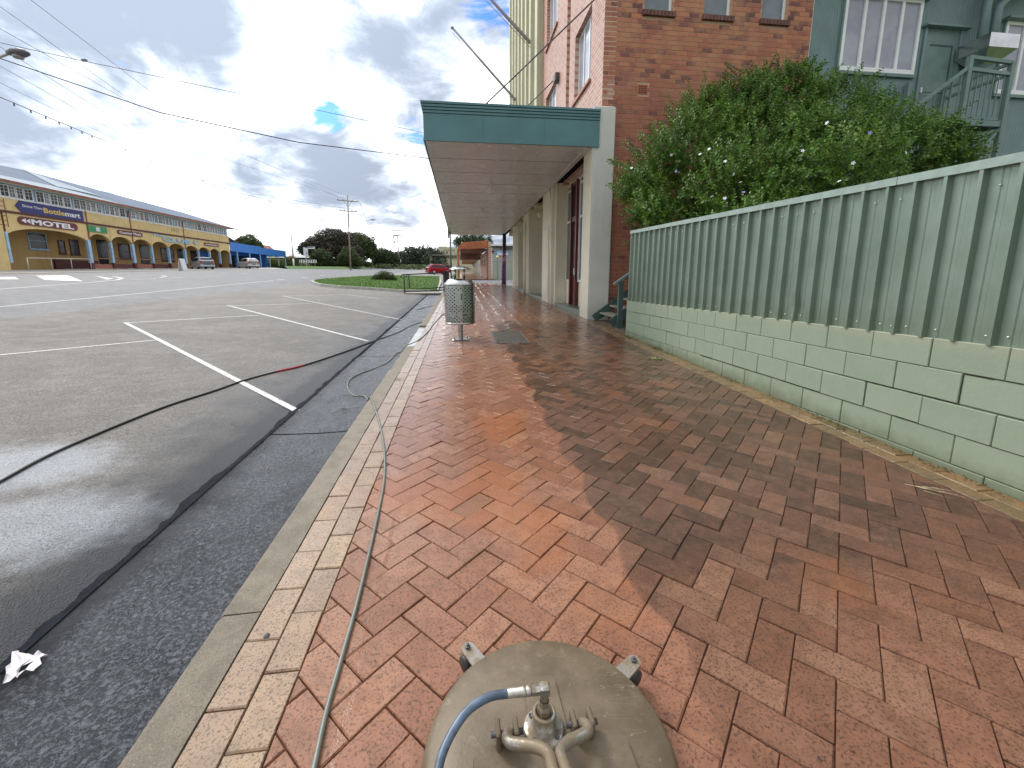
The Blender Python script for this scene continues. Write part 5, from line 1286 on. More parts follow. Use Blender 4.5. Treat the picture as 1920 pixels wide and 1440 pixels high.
for px in (480, 500, 520, 556, 575): b = MB(); p = at(px, 494, hd); b.box((p.x-.9, h0.y+.95, zAt(497, hd)), (p.x+.9, h0.y+.99, zAt(488, hd))); rel(b, ho).build('window', M_DARKWIN, hb)
# red and white flag pole
d = 78; p = at(551, 500, d); p.z = surf(p.x, p.y); tp = at(544, 414, d)
fp2 = thing('striped_pole', p, 'tall thin pole painted red and white at its foot near the hedge', 'pole')
u = tp-p
b = MB(); b.tube([u*.32, u], [.11, .07], 8); b.build('upper_pole', simple('pole_grey', (.40, .38, .38), .6), fp2)
b = MB(); b.tube([u*.2, u*.319], .13, 8); b.build('red_band', simple('pole_red', (.42, .05, .04), .5), fp2)
b = MB(); b.tube([Vector(), u*.199], .14, 8); b.build('white_band', M_SWHITE, fp2)
# chevron board and town sign
d = 82; a, c = at(562, 500, d), at(593, 500, d)
cb = thing('chevron_board', (a.x, a.y, surf(a.x, a.y)), 'white lattice-edged sign board on three low posts before the hedge', 'sign'); co = Vector((a.x, a.y, surf(a.x, a.y)))
zt1, zb1 = zAt(487, d, 577), zAt(493, d, 577)
b = MB(); b.box((a.x, a.y-.05, zb1), (c.x, a.y+.05, zt1)); rel(b, co).build('board', M_SWHITE, cb)
for i in range(7): b = MB(); x = a.x+(c.x-a.x)*(i+.15)/7; w2 = (c.x-a.x)/7*.5; b.prism([(x, a.y-.06, zb1+.02), (x+w2*.6, a.y-.06, zb1+.02), (x+w2*1.2, a.y-.06, zt1-.02), (x+w2*.6, a.y-.06, zt1-.02)], (0, .009, 0)); rel(b, co).build('stripe', M_DARKST, cb)
for f in (.12, .5, .88): b = MB(); x = a.x+(c.x-a.x)*f; b.box((x-.06, a.y+.051, co.z-.2), (x+.06, a.y+.15, zt1)); rel(b, co).build('post', M_TREAD, cb)
d = 84; p = at(576, 500, d); ts = thing('swan_sign', (p.x, p.y, surf(p.x, p.y)), 'tall blue and white board standing behind the low sign board', 'sign'); to = Vector((p.x, p.y, surf(p.x, p.y)))
a, c = at(571, 470, d), at(592, 480, d); m_ = at(579, 480, d)
b = MB(); b.box((a.x, p.y-.05, zAt(480, d, 575)), (m_.x, p.y+.05, zAt(464, d, 575))); b.box((m_.x+.001, p.y-.05, zAt(467, d, 575)), (c.x, p.y+.05, zAt(463, d, 575))); rel(b, to).build('board', M_SWHITE, ts)
b = MB(); b.box((a.x+.3, p.y-.06, zAt(465, d, 575)), (c.x-.2, p.y-.051, zAt(463.8, d, 575))); b.prism([(a.x+.3, p.y-.06, zAt(478, d, 575)), (m_.x-.1, p.y-.06, zAt(475, d, 575)), (a.x+.6, p.y-.06, zAt(473, d, 575))], (0, .008, 0)); rel(b, to).build('blue_mark', M_NAVY, ts)
b = MB(); b.box((a.x+.3, p.y+.051, to.z-.2), (a.x+.45, p.y+.15, zAt(465, d, 575))); rel(b, to).build('post', M_GALV, ts)
# power poles
M_WOOD = simple('old_pole_timber', (.30, .22, .20), .8, var=.25, scale=2); M_INS = simple('insulator', (.20, .20, .22), .3)
def power_pole(label, px_base, py_base, px_top, py_top, d, arms, lamps, group='power poles along the road'):
    p = at(px_base, py_base, d); p.z = surf(p.x, p.y)-.2; tp = at(px_top, py_top, d)
    t = thing('power_pole', p, label, 'power pole', group); u = tp-p; H = u.length
    b = MB(); b.tube([Vector(), u], [.135*(d/70)**.3, .09*(d/70)**.3], 8); b.build('pole', M_WOOD, t)
    sc = d/780
    for (f, half, tilt_) in arms:
        q_ = u*f; b = MB(); b.beam(q_+Vector((-half, 0, half*tilt_)), q_+Vector((half, 0, -half*tilt_)), .10*d/70, .12*d/70); b.tube([q_+Vector((-half*.4, -.02, .0)), q_-Vector((0, 0.02, half*.6))], .03*d/70, 4); b.tube([q_+Vector((half*.4, -.02, 0)), q_-Vector((0, 0.02, half*.6))], .03*d/70, 4); b.build('crossarm', M_WOOD, t)
        for k in (-1, -.45, .45, 1):
            b = MB(); b.lathe([(.001, .22), (.07, .18), (.05, .1), (.08, .02), (.03, 0)], q_+Vector((half*k*.97, 0, -half*k*tilt_+.05)), 8); b.build('insulator', M_INS, t)
    for (f, dx, dz) in lamps:
        q_ = u*f; e_ = q_+Vector((dx, -.3, dz)); b = MB(); b.tube([q_, q_.lerp(e_, .5)+Vector((0, 0, -.03)), e_], .04, 5); b.build('lamp_arm', M_GALV, t)
        s_ = 1 if dx > 0 else -1; b = MB(); b.bbox((e_.x-.1*s_ if s_ > 0 else e_.x-.6, e_.y-.14, e_.z-.08), (e_.x+.6 if s_ > 0 else e_.x+.1, e_.y+.14, e_.z+.10), .05); b.build('lamp_head', M_INS, t)
    return t, p, u
pA = power_pole('tallest power pole with two lamp arms, rising out of the corner trees', 657, 500, 651.5, 366, 72, [(.925, 1.75, .07), (.79, 1.4, .04)], [(.62, -4.1, .75), (.62, 3.9, .75)])
pB = power_pole('middle power pole with paired lamps beside the bend in the road', 750, 502, 744, 432, 118, [(.99, 1.5, 0), (.87, 1.1, 0)], [(.80, -3.2, .4), (.80, 3.4, .4)])
pC = power_pole('farthest thin power pole just left of the middle one', 743, 500, 738, 441, 150, [(.98, 1.3, 0), (.80, 1.0, 0)], [])
b = MB(); q_ = at(750, 489, 117.3); b.box((q_.x-.3, q_.y-.2, q_.z-.4), (q_.x+.3, q_.y, q_.z+.4)); rel(b, pB[1]).build('meter_box', M_SWHITE, pB[0])
# wires
M_WIRE = simple('overhead_wire', (.06, .055, .06), .6)
def wire(name, pts, r, label, group='overhead wires', sag=0.0):
    P = [at(*q) for q in pts]
    o0 = P[0]; out = []
    for i in range(len(P)-1):
        n = 14
        for k in range(n+(i == len(P)-2)):
            t_ = k/n; v = P[i].lerp(P[i+1], t_); v.z -= sag*4*t_*(1-t_); out.append(v-o0)
    b = MB(); b.tube(out, r, 5); o = b.build(name, M_WIRE); o.location = o0; tag(o, label, 'wire', group)
    return o, [v+o0 for v in out]
wire('service_cable', [(-40, 96, 13), (300, 211, 13.5), (560, 267, 15), (812, 298, 19)], .017, 'thick black cable crossing the sky from the lamp head to the awning edge')
G2 = 'thin power lines converging on the tallest power pole'
LW = ['power line starting highest at the top edge, left of centre, down to the tallest pole', 'second power line from the top left corner to the upper crossarm of the tallest pole', 'third power line from the left edge to the right end of the upper crossarm', 'upper of the two power lines that pass just above the festoon string', 'lowest of the power lines, closest above the festoon string', 'power line behind the street lamp head running to the lower crossarm']
for a in ([(45, -10, 16), (400, 262, 34), (640, 372, 71)], [(-10, 5, 16), (380, 285, 36), (646, 372, 71)], [(-10, 48, 16), (330, 240, 32), (672, 376, 71)], [(-10, 118, 18), (400, 350, 42), (640, 390, 71)], [(-10, 150, 20), (440, 372, 50), (660, 391, 71)], [(-20, 75, 17), (430, 358, 48), (667, 393, 71)]):
    wire('power_line', a, .010, LW.pop(0), G2)
wire('stay_wire', [(-10, 78, 9), (150, 113, 9.4), (480, 182, 11), (800, 250, 15)], .007, 'faint thin wire with a small black box crossing high over the road')
b = MB(); q_ = at(158, 112.5, 9.42); b.bbox((q_.x-.055, q_.y-.02, q_.z-.03), (q_.x+.055, q_.y+.02, q_.z+.02), .005); tag(b.build('cable_box', M_INS), 'small black box hanging on the thin wire at upper left', 'cable box')
wire('side_line', [(563, 430, 60), (655, 397, 72)], .02, 'short service line rising from the left to the tallest power pole')
wire('side_line', [(657, 412, 72), (820, 352, 50), (846, 340, 40)], .010, 'faint line from the tallest power pole up to the awning corner')
wire('far_line', [(437, 439, 90), (495, 439, 100)], .02, 'short dark line just above the blue awning')
FL = ['thin far power line from the middle pole back up to the tallest pole crossarm', 'thin far power line from the middle pole away to the right behind the awning post', 'thin far power line from the tallest pole to the farthest pole']
for a in ([(744, 433, 118), (690, 420, 85), (674, 377, 72)], [(752, 434, 118), (900, 468, 150)], [(670, 378, 72), (735, 441, 150)]):
    wire('far_power_line', a, .018, FL.pop(0), 'far power lines')
o, P = wire('festoon_string', [(-10, 178, 15), (172, 254, 22), (420, 354, 45), (640, 412, 72)], .016, 'dark string of festoon lamp holders sagging over the road towards the tall pole', 'festoon')
for i in range(1, len(P)-1):
    if i % 2 == 0: b = MB(); b.lathe([(.012, .02), (.028, -.03), (.03, -.10), (.001, -.13)], P[i]-P[0], 6); b.build('lamp_holder', M_INS, o)
# street lamp head at top left
q_ = at(33, 99, 12.0); lt = thing('street_lamp', q_, 'street lamp head on an arm entering at the upper left edge', 'street lamp')
ax = (_rt*1.0+Vector((0, 0, .05))).normalized()
b = MB(); M_ = Matrix.Rotation(-CAM_W, 4, 'Z')
b.lathe([(.001, .34), (.10, .27), (.155, .1), (.15, -.08), (.09, -.26), (.001, -.30)], n=14, M=M_ @ Matrix.Scale(.72, 4, (0, 0, 1)) @ Matrix.Rotation(pi/2, 4, 'Y')); b.build('lamp_head', simple('lamp_grey', (.13, .12, .14), .5), lt)
b = MB(); b.lathe([(.09, 0), (.13, -.05), (.11, -.10), (.001, -.12)], (0, 0, -.05), 12, M=M_); b.build('lens', simple('lamp_lens', (.35, .30, .30), .2), lt)
b = MB(); b.tube([M_ @ Vector((-.2, 0, 0)), M_ @ Vector((-.7, 0, -.16)), M_ @ Vector((-2.2, 0, -.2)), M_ @ Vector((-2.4, 0, -8.6))], [.035, .04, .05, .09], 8); b.build('arm', M_GALV, lt)
# ------------------------------------------------------------------ far end of the footpath
FX_ = Vector((1.2, 46, along(46)))
far = thing('rusty_awning_shop', FX_, 'far shop with a curved rust-coloured awning over the footpath', 'building')
def RB(bb, name, m, **k): return rel(bb, FX_).build(name, m, far, **k)
M_RUST = simple('rust_orange_steel', (.42, .13, .055), .6, var=.25, scale=1.5, grime=.4); M_RUSTD = simple('brown_soffit', (.16, .085, .065), .7)
fy = 44.0
sheet('far_footpath', [-.2, 3.6], [41.7, 60, 100], lambda x, y: along(y)-.04, M_PAVER, 0, kind='structure')
zt0 = PY(915, 453, fy).z; xe, xr = PY(857, 470, fy).x, PY(916, 470, fy).x; zb0 = PY(900, 468, fy).z
arc = [(xe, along(fy)), (xe, zt0-1.0)]+[(xe+1.0-1.0*cos(a), zt0-1.0+.95*sin(a)) for a in [pi/2*k/6 for k in range(1, 7)]]+[(xr, zt0+.12)]
inn_ = [(x+.22 if i < 2 else x+.22*(1-i/8), z-(.0 if i < 2 else .22+.5*min(1, (i-1)/6))) for i, (x, z) in enumerate(arc)]
b = MB(); ring = [(x, fy, z) for x, z in arc]+[(x, fy, z) for x, z in inn_[::-1]]
for i in range(len(arc)-1):
    b.prism([(arc[i][0], fy, arc[i][1]), (arc[i+1][0], fy, arc[i+1][1]), (inn_[i+1][0], fy, inn_[i+1][1]), (inn_[i][0], fy, inn_[i][1])][::-1], (0, 1.2, 0))
RB(b, 'arch_fascia', M_RUST)
b = MB(); b.prism([(xe+.3, fy+1.21, zb0+.05), (xr, fy+1.21, zb0+.05), (xr, fy+16, zb0+.45), (xe+.3, fy+16, zb0+.45)], (0, 0, .1)); b.box((xe+.3, fy+16.01, zb0-.4), (xr, fy+16.2, zb0+.5)); RB(b, 'soffit', M_RUSTD)
b = MB(); b.box((xe+.5, fy+18, zb0-.35), (xr-.3, fy+40, zb0-.1)); RB(b, 'second_awning', simple('beige_fascia', (.42, .30, .2), .7))
b = MB(); b.box((xr, fy-.0, along(fy)-.2), (xr+.25, fy+1.2, zt0)); b.box((xr-.15, fy+1.2, along(fy)), (xr+.1, fy+16, zb0)); RB(b, 'brick_wall', M_BRW)
for k in range(4): b = MB(); y = fy+18+k*5; b.box((xr-.35-.05*k, y, along(y)-.1), (xr-.1, y+.8, zb0-.3)); RB(b, 'pier', M_WHITE)
for k in range(2): b = MB(); y = fy+3+k*5; b.box((xr-.17, y, along(y)+1.2), (xr-.151, y+2.5, zb0-.7)); RB(b, 'window', M_MAROON)
b = MB(); b.box((-2, 98, 2), (6, 99, 5)); RB(b, 'end_wall', M_FINS)
gbd = thing('grey_board_shop', (4, 44, along(44)), 'pale grey weatherboard shop with blue signs at the far end of the footpath', 'building'); go = Vector((4, 44, along(44)))
def HB(bb, name, m, **k): return rel(bb, go).build(name, m, gbd, **k)
M_GBOARD = simple('grey_green_boards', (.42, .45, .40), .6, var=.06, scale=.8)
x0 = xr+.26; zt1 = PY(930, 461, fy).z; gz1 = along(fy)
b = MB(); b.box((x0, fy+.05, gz1-.2), (16, fy+8, zt1)); HB(b, 'wall', M_GBOARD)
nb = 14; zz0 = gz1+1.75; bh2 = (zt1-zz0)/nb
for k in range(nb): b = MB(); z = zz0+k*bh2; b.prism([(x0, fy+.045, z), (9, fy+.045, z), (9, fy+.045, z+bh2), (x0, fy+.045, z+bh2)], (0, -.004, 0)); b.add([(x0, fy+.01, z), (9, fy+.01, z), (9, fy+.04, z+bh2), (x0, fy+.04, z+bh2)], [(0, 1, 2, 3)]); HB(b, 'weatherboard', M_GBOARD)
b = MB(); b.box((x0-.03, fy-.35, zt1-.02), (9, fy+.3, zt1+.16)); HB(b, 'eave', M_SWHITE)
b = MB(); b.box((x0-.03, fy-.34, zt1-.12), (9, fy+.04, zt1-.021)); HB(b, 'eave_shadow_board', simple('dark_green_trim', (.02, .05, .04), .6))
b = MB(); b.box((x0-.02, fy+.0, gz1), (x0+.14, fy+.045, zt1)); HB(b, 'corner_board', M_CREAM)
a, c = PY(931, 478, fy), PY(947, 481, fy); b = MB(); b.box((a.x, fy-.06, PY(930, 479.5, fy).z), (c.x+.4, fy-.02, PY(930, 470, fy).z)); HB(b, 'blue_sign', simple('light_blue_sign', (.30, .55, .78), .4))
b = MB(); b.box((a.x+.1, fy-.065, PY(930, 478, fy).z), (c.x+.3, fy-.0601, PY(930, 474.5, fy).z)); HB(b, 'sign_print', M_SWHITE)
a = PY(921, 470, fy); c = PY(927, 476, fy); b = MB(); b.prism([(a.x, fy-.02, a.z), (c.x, fy-.02, a.z), ((a.x+c.x)/2-.02, fy-.02, c.z)][::-1], (0, -.02, 0)); HB(b, 'triangle_logo', M_NAVY)
a = PY(940, 463, fy); b = MB(); b.box((a.x, fy-.3, PY(940, 467, fy).z), (a.x+1.0, fy-.02, PY(940, 461.5, fy).z)); HB(b, 'air_unit', M_DARKST)
# lollipop lamp, mural pole, sign post
p = F_(932.5, 526); p = Vector((PY(932.5, 500, 42.6).x, 42.6, along(42.6))); lo = thing('lollipop_post', p, 'thin post with a small warm yellow disc before the grey boards', 'post')
hz_ = PY(934, 482, 42.6).z-p.z
b = MB(); b.tube([(0, 0, 0), (0, 0, hz_)], .025, 6); b.build('post', M_DARKST, lo); b = MB(); b.lathe([(.001, .16), (.12, .1), (.16, 0), (.12, -.1), (.001, -.16)], (0.03, 0, hz_), 12); b.build('disc', simple('warm_yellow_disc', (.80, .60, .28), .5), lo)
p = Vector((3.02, 29.9, along(29.9))); tp = Vector((PY(947, 452, 29.9).x, 29.9, PY(947, 446, 29.9).z))
def mmural():
    q = NT('painted_mural'); x, y, z = q.xyz(); n = q.noise(6, 4, .6); c = q.mix(q.step(n, .4, .6), (.045, .022, .085), (.16, .06, .22)); c = q.mix(q.step(q.noise(9, 2), .55, .6), c, (.05, .05, .11))
    n2 = q.noise(3, 3); c = q.mix(q.math('MULTIPLY', q.step(z, 2.3, 2.4), q.step(z, 2.9, 3.0, 1, 0)), c, q.mix(q.step(n2, .42, .52), (.55, .22, .32), (.14, .05, .16))); c = q.mix(q.step(z, 3.1, 3.3), c, (.035, .04, .055))
    q.set('Base Color', c); q.set('Roughness', .5); return q.m
mp_ = thing('mural_pole', p, 'pole painted with a purple and pink mural at the end of the awning', 'pole')
b = MB(); b.tube([Vector((0, 0, -.05)), Vector((0.02, 0, 1.4)), Vector((.05, 0, 3.5))], [.17, .145, .125], 16); b.build('pole', mmural(), mp_)
q_ = Vector((-.68, 29.5, along(29.5)-.02)); sp_ = thing('awning_post', q_, 'slim grey post with a long sign plate standing at the awning outer edge', 'post')
b = MB(); b.tube([(0, 0, 0), (0, 0, 4.28-q_.z)], .045, 8); b.build('post', M_DARKST, sp_)
b = MB(); b.box((-.16, -.06, 3.15), (-.05, -.03, 4.25-q_.z+.55)); b.build('sign_plate', M_INS, sp_)
# dark balustrades of the crossing ramp
M_RAIL = simple('dark_painted_rail', (.035, .033, .035), .4, var=.2)
def rail_set(label, pts, posts, h, hooks):
    P = [Vector(p) for p in pts]; o = P[0]; t = thing('crossing_rail', o, label, 'handrail', 'dark handrails at the crossing')
    b = MB(); top = [p+Vector((0, 0, h))-o for p in P]; b.tube(top, .028, 8)
    if hooks: e = top[0]; d_ = (top[0]-top[1]).normalized(); b.tube([e, e+d_*.12+Vector((0, 0, -.02)), e+d_*.16+Vector((0, 0, -.1)), e+d_*.10+Vector((0, 0, -.16))], .026, 8)
    b.build('top_rail', M_RAIL, t)
    for f in posts:
        i = min(int(f), len(P)-2); q_ = P[i].lerp(P[i+1], f-i)-o; b = MB(); b.beam(q_, q_+Vector((0, 0, h)), .05, .05); b.build('post', M_RAIL, t)
    b = MB(); b.beam(P[0]-o+Vector((0, 0, .10)), P[-1]-o+Vector((0, 0, .10)), .04, .05); b.build('bottom_rail', M_RAIL, t); return t
ra = R(759, 551); rb = Vector((-.86, ra.y+.15, along(ra.y)))
ra2 = R(768, 546); rb2 = Vector((-.86, ra2.y+.6, along(ra2.y+.6)))
ra.z = max(ra.z, rb.z-.1); ra2.z = max(ra2.z, rb2.z-.1)
rail_set('nearer dark handrail across the gutter beside the grass island', [ra, rb], [0.0, 1.0], PY(757, 514.5, ra.y).z-ra.z, True)
rail_set('farther dark handrail across the gutter just behind the nearer one', [ra2, rb2], [0.0, 1.0], PY(767, 514.5, ra2.y).z-ra2.z, True)
b = MB(); b.box((min(ra.x, rb.x), ra.y-.05, ra.z-.02), (rb.x, rb2.y+.1, ra.z+.05)); tag(b.build('crossing_ramp', M_CONC2), 'pale concrete slab bridging the gutter under the dark handrails', 'ramp')
r0 = Vector((-.84, ra.y, along(ra.y))); r1 = Vector((-.80, ra.y+6.8, along(ra.y+6.8)))
t_ = rail_set('dark slatted balustrade running along the footpath edge to the crossing', [r0, r1], [0, .14, .28, .42, .56, .7, .85, 1], .98, False)
for i in range(20): b = MB(); q_ = (r1-r0)*(i+.5)/20; b.beam(q_+Vector((0, 0, .12)), q_+Vector((0, 0, .96)), .02, .02); b.build('baluster', M_RAIL, t_)
# island shrub
p = R(718, 530); tree('verge_shrub', 'round green and reddish shrub growing on the grass island', [(708, 522, 32, .42), (728, 521, 32, .50), (719, 517, 32, .45), (737, 524, 32, .34), (702, 524, 32, .30), (716, 525, 32, .4)], p, (leafmat('shrub_leaf', (.05, .03, .02), (.07, .10, .025), (.15, .19, .05), .5, .25, 3), M_BARK), 7000, .05, .02, 'shrub', fill=.3)
# distant hotel
d = 150; p0 = at(808, 512, d); hz_ = surf(p0.x, p0.y)
ht = thing('distant_hotel', (p0.x, p0.y, hz_), 'distant cream hotel with a tall lettered parapet behind the red car', 'building'); hto = Vector((p0.x, p0.y, hz_))
def QB(bb, name, m, **k): return rel(bb, hto).build(name, m, ht, **k)
def qx(px): return PY(px, 490, p0.y).x
def qz(py): return PY(830, py, p0.y).z
b = MB(); b.box((qx(806), p0.y, hz_-2), (qx(900), p0.y+12, qz(478))); b.box((qx(812), p0.y+4, qz(478)), (qx(900), p0.y+12, qz(478)+.1)); QB(b, 'wall', M_FINS)
b = MB(); b.box((qx(822), p0.y+1, qz(478)), (qx(870), p0.y+4, qz(463))); b.box((qx(826), p0.y+1, qz(463)), (qx(838), p0.y+4, qz(461.5))); pp_ = QB(b, 'parapet', M_FINS)
put_text('HAYE', (qx(833), p0.y+.98, qz(471)), qz(467.4)-qz(471), qx(853)-qx(833), M_RUSTG, ht, hto, 'X', .02, .02)
b = MB(); b.box((qx(804), p0.y-1.5, qz(479)), (qx(900), p0.y+1, qz(478)-.0)); b.box((qx(804), p0.y-1.5, qz(497.5)), (qx(900), p0.y-.01, qz(496.5))); QB(b, 'verandah_roof', M_CONC2)
for i in range(14): b = MB(); x = qx(811+i*3.3); b.box((x, p0.y-.02, qz(484.5)), (x+.36, p0.y-.001, qz(480.5))); QB(b, 'window', M_DARKWIN)
b = MB(); b.box((qx(815), p0.y-1.62, qz(491.5)), (qx(827), p0.y-1.52, qz(486))); QB(b, 'hotel_sign', simple('dark_green_sign', (.02, .08, .06), .5))
for i in range(5): b = MB(); x = qx(834+i*10); b.prism([(x, p0.y-.03, hz_), (x+1.5, p0.y-.03, hz_), (x+1.5, p0.y-.03, hz_+1.5), (x+.75, p0.y-.03, hz_+2.1), (x, p0.y-.03, hz_+1.5)], (0, .02, 0)); QB(b, 'archway', M_DARKST)
tree('street_tree', 'dark leafy tree hanging just below the awning end behind the rusty shop', [(868, 452, 75, 1.4), (880, 453, 75, 1.6), (895, 453, 75, 1.6), (858, 455, 75, .9), (910, 452, 75, 1.5)], Vector((3.2, 78, 2)), (M_LDARK, M_BARK), 7000, .14, .1)
tree('footpath_tree', 'small tree seen through the far awning', [(872, 491, 105, 1.0), (866, 492, 105, .8), (885, 492, 110, 1.2)], at(872, 508, 105), (M_LDARK, M_BARK), 3000, .12, .1)
# ================================================================== FOREGROUND OBJECTS
# litter bin
M_SS = NT('brushed_stainless'); q = M_SS; q.set('Base Color', (.44, .45, .44)); q.set('Metallic', 1.0); q.set('Roughness', q.step(q.noise(9, 4, .6, q.map(q.pos(), (1, 1, 6))), .3, .7, .16, .34)); q.bump(q.noise(3, 2), .08, .03); M_SS = q.m
M_BINLINE = simple('bin_liner', (.035, .035, .035), .5)
bp = Vector((-.03, 7.45, along(7.45)))
bn = thing('litter_bin', bp, 'stainless steel litter bin with perforated drum and domed rain hood on a post', 'litter bin')
R0 = .262; z0b, z1b = .30, .96
b = MB(); nc, nr = 44, 22; cw_, rh = 2*pi/nc, (z1b-z0b)/nr
for j in range(nr):
    for i in range(nc*1):
        a0 = i*cw_; a1 = a0+cw_; za, zb2 = z0b+j*rh, z0b+(j+1)*rh
        f = a0*180/pi; rel_ = ((a0+cw_/2)-(-pi/2+CAM_W*0)) % (2*pi); rel_ = rel_-2*pi if rel_ > pi else rel_
        solid = (i+j) % 2 == 0 or j in (0, nr-1)
        zc = (j+.5)/nr
        if abs(rel_-.06) < .28 and .50 < zc < .86: solid = True
        if -.12 < rel_ < .75 and .20 < zc < .31: solid = True
        if -.85 < rel_ < -.35 and .2 < zc < .32 and (i*7+j*3) % 4: solid = True
        P_ = lambda a, z, r=R0: (r*cos(a), r*sin(a), z)
        b.smooth = True
        if solid: b.add([P_(a0, za), P_(a1, za), P_(a1, zb2), P_(a0, zb2)], [(0, 1, 2, 3)])
        else:
            ac, zc2 = (a0+a1)/2, (za+zb2)/2; hr = min(cw_*R0, rh)*.43; hole_ = [P_(ac+hr/R0*cos(pi/8+k*pi/4), zc2+hr*sin(pi/8+k*pi/4)) for k in range(8)]
            C_ = [P_(a1, zb2), P_(a0, zb2), P_(a0, za), P_(a1, za)]
            o = len(b.v); b.v += hole_+C_
            for s_ in range(4):
                k0 = (2*s_) % 8; b.face([o+8+s_, o+8+(s_+1) % 4, o+(k0+2) % 8, o+(k0+1) % 8]); b.face([o+8+s_, o+(k0+1) % 8, o+k0])
b.smooth = False; b.build('perforated_drum', M_SS, bn)
b = MB(); b.lathe([(.001, .305), (R0-.022, .305), (R0-.022, .955)], n=40); b.build('liner', M_BINLINE, bn)
b = MB(); b.lathe([(.001, .285), (R0-.03, .285), (R0+.008, .29), (R0+.008, .312), (R0, .314)], n=48); b.build('bottom_ring', M_SS, bn)
b = MB(); b.lathe([(R0+.004, z1b-.012), (R0+.012, z1b+.004), (R0+.004, z1b+.03), (R0-.06, z1b+.095), (.155, z1b+.115), (.148, z1b+.10)], n=48); b.build('rim', M_SS, bn)
b = MB(); b.lathe([(.001, 1.292), (.06, 1.288), (.12, 1.272), (.185, 1.238), (.19, 1.230), (.12, 1.262), (.001, 1.28)], (0.015, 0, 0), 40); b.build('rain_hood', M_SS, bn)
for dx in (-.075, .085): b = MB(); b.tube([(dx, -.01, z1b+.09), (dx, -.01, 1.268)], .018, 10); b.build('hood_leg', M_SS, bn)
b = MB(); b.lathe([(.044, 0), (.044, .286)], n=20); b.build('post', M_SS, bn)
b = MB(); b.bbox((-.15, -.15, -.004), (.15, .15, .012), .012); 
for sx in (-1, 1):
    for sy in (-1, 1): b.lathe([(.014, .012), (.014, .035), (.001, .037)], (sx*.115, sy*.115, 0), 6)
b.build('base_plate', M_SS, bn)
b = MB(); b.lathe([(.012, 0), (.012, .012), (.001, .013)], n=14, M=Matrix.Translation((.03, -R0-.001, .80)) @ Matrix.Rotation(pi/2, 4, 'X')); b.box((.022, -R0-.004, .72), (.038, -R0-.0005, .79)); b.build('lock', M_BINLINE, bn)
b = MB(); 
for k in range(6): b.box((.055+k*.014, -R0+.0045-.012, .445), (.064+k*.014, -R0+.004, .468))
b.build('cut_lettering', M_BINLINE, bn)
# pit grate
gx0, gx1, gy0, gy1 = .55, 1.16, 6.97, 8.28
gt = thing('pit_cover', ((gx0+gx1)/2, (gy0+gy1)/2, along((gy0+gy1)/2)), 'weathered steel framed pit cover with two mossy infill panels set in the pavers', 'pit cover'); gt.rotation_euler = (tilt, 0, 0)
w2, h2 = (gx1-gx0)/2, (gy1-gy0)/2; M_IRON = simple('worn_cast_frame', (.22, .21, .19), .35, metal=.6, var=.3, scale=20); M_INFILL = simple('grimy_infill', (.055, .05, .04), .5, var=.5, scale=20, bump=.8)
b = MB(); t_ = .028
for a, c in (((-w2, -h2), (w2, -h2+t_)), ((-w2, h2-t_), (w2, h2)), ((-w2, -h2+t_), (-w2+t_, h2-t_)), ((w2-t_, -h2+t_), (w2, h2-t_)), ((-w2+t_, -.014), (w2-t_, .014))): b.box((*a, -.02), (*c, .005))
b.build('frame', M_IRON, gt)
for a, c in ((-h2+t_, -.015), (.015, h2-t_)):
    b = MB(); b.bbox((-w2+t_+.006, a+.005, -.02), (w2-t_-.006, c-.005, .0015), .004); b.build('infill_panel', M_INFILL, gt)
# hoses
M_HG = simple('grey_hose', (.15, .165, .14), .40, var=.18, scale=9); M_HB = simple('black_hose', (.035, .036, .038), .35, var=.25, scale=6); M_HR = simple('red_hose_sleeve', (.40, .04, .05), .5, var=.15)
def smooth_path(P, n=10):
    out = []
    for i in range(len(P)-1):
        p0, p1, p2, p3 = P[max(i-1, 0)], P[i], P[i+1], P[min(i+2, len(P)-1)]
        for k in range(n):
            t_ = k/n; out.append(.5*((2*p1)+(p2-p0)*t_+(2*p0-5*p1+4*p2-p3)*t_*t_+(3*p1-p0-3*p2+p3)*t_**3))
    out.append(P[-1]); return out
def gsurf(x, y, r):
    if x > -.80: return along(y)+r
    if x > -.93: return along(y)-.002+r
    if x > -1.0: return along(y)-.002+r-(-.93-x)/.07*.10
    return surf(x, y)+r+.004
r = .0078
gh_ = [(575, 1500), (590, 1440), (612, 1340), (640, 1240), (668, 1140), (690, 1050), (708, 970), (720, 905), (721, 850), (714, 805), (705, 772), (697, 750), (684, 745), (664, 744), (654, 733), (652, 722), (659, 711), (678, 701), (703, 692), (728, 680), (745, 663), (762, 648), (785, 638), (803, 622), (815, 606), (828, 592), (838, 586)]
pts = []
for c in gh_:
    p = F_(*c); 
    if p.x < -.95: p = R(*c)
    pts.append(p)
P = smooth_path(pts, 8); P = [Vector((p.x, p.y, max(gsurf(p.x, p.y, r), 0))) for p in P]
b = MB(); o0 = P[0].copy(); b.tube([p-o0 for p in P], r, 10); o = b.build('grey_hose', M_HG); o.location = o0; tag(o, 'grey-green pressure hose snaking over the pavers into the gutter and back behind the bin', 'hose')
bh_ = [(-60, 940), (0, 906), (120, 843), (300, 768), (400, 735), (460, 714), (515, 699), (570, 686), (640, 663), (700, 641), (745, 625), (770, 612), (795, 604)]
pts = [R(*c) for c in bh_]; P = smooth_path(pts, 8); r = .011; P = [Vector((p.x, p.y, surf(p.x, p.y)+r)) for p in P]
hb_ = thing('black_hose', P[0], 'black hose lying across the parking bay with a red sleeve', 'hose')
b = MB(); b.tube([p-P[0] for p in P], r, 10); b.build('hose', M_HB, hb_)
ia = min(range(len(P)), key=lambda i: (P[i]-R(515, 699)).length); ib = min(range(len(P)), key=lambda i: (P[i]-R(570, 686)).length)
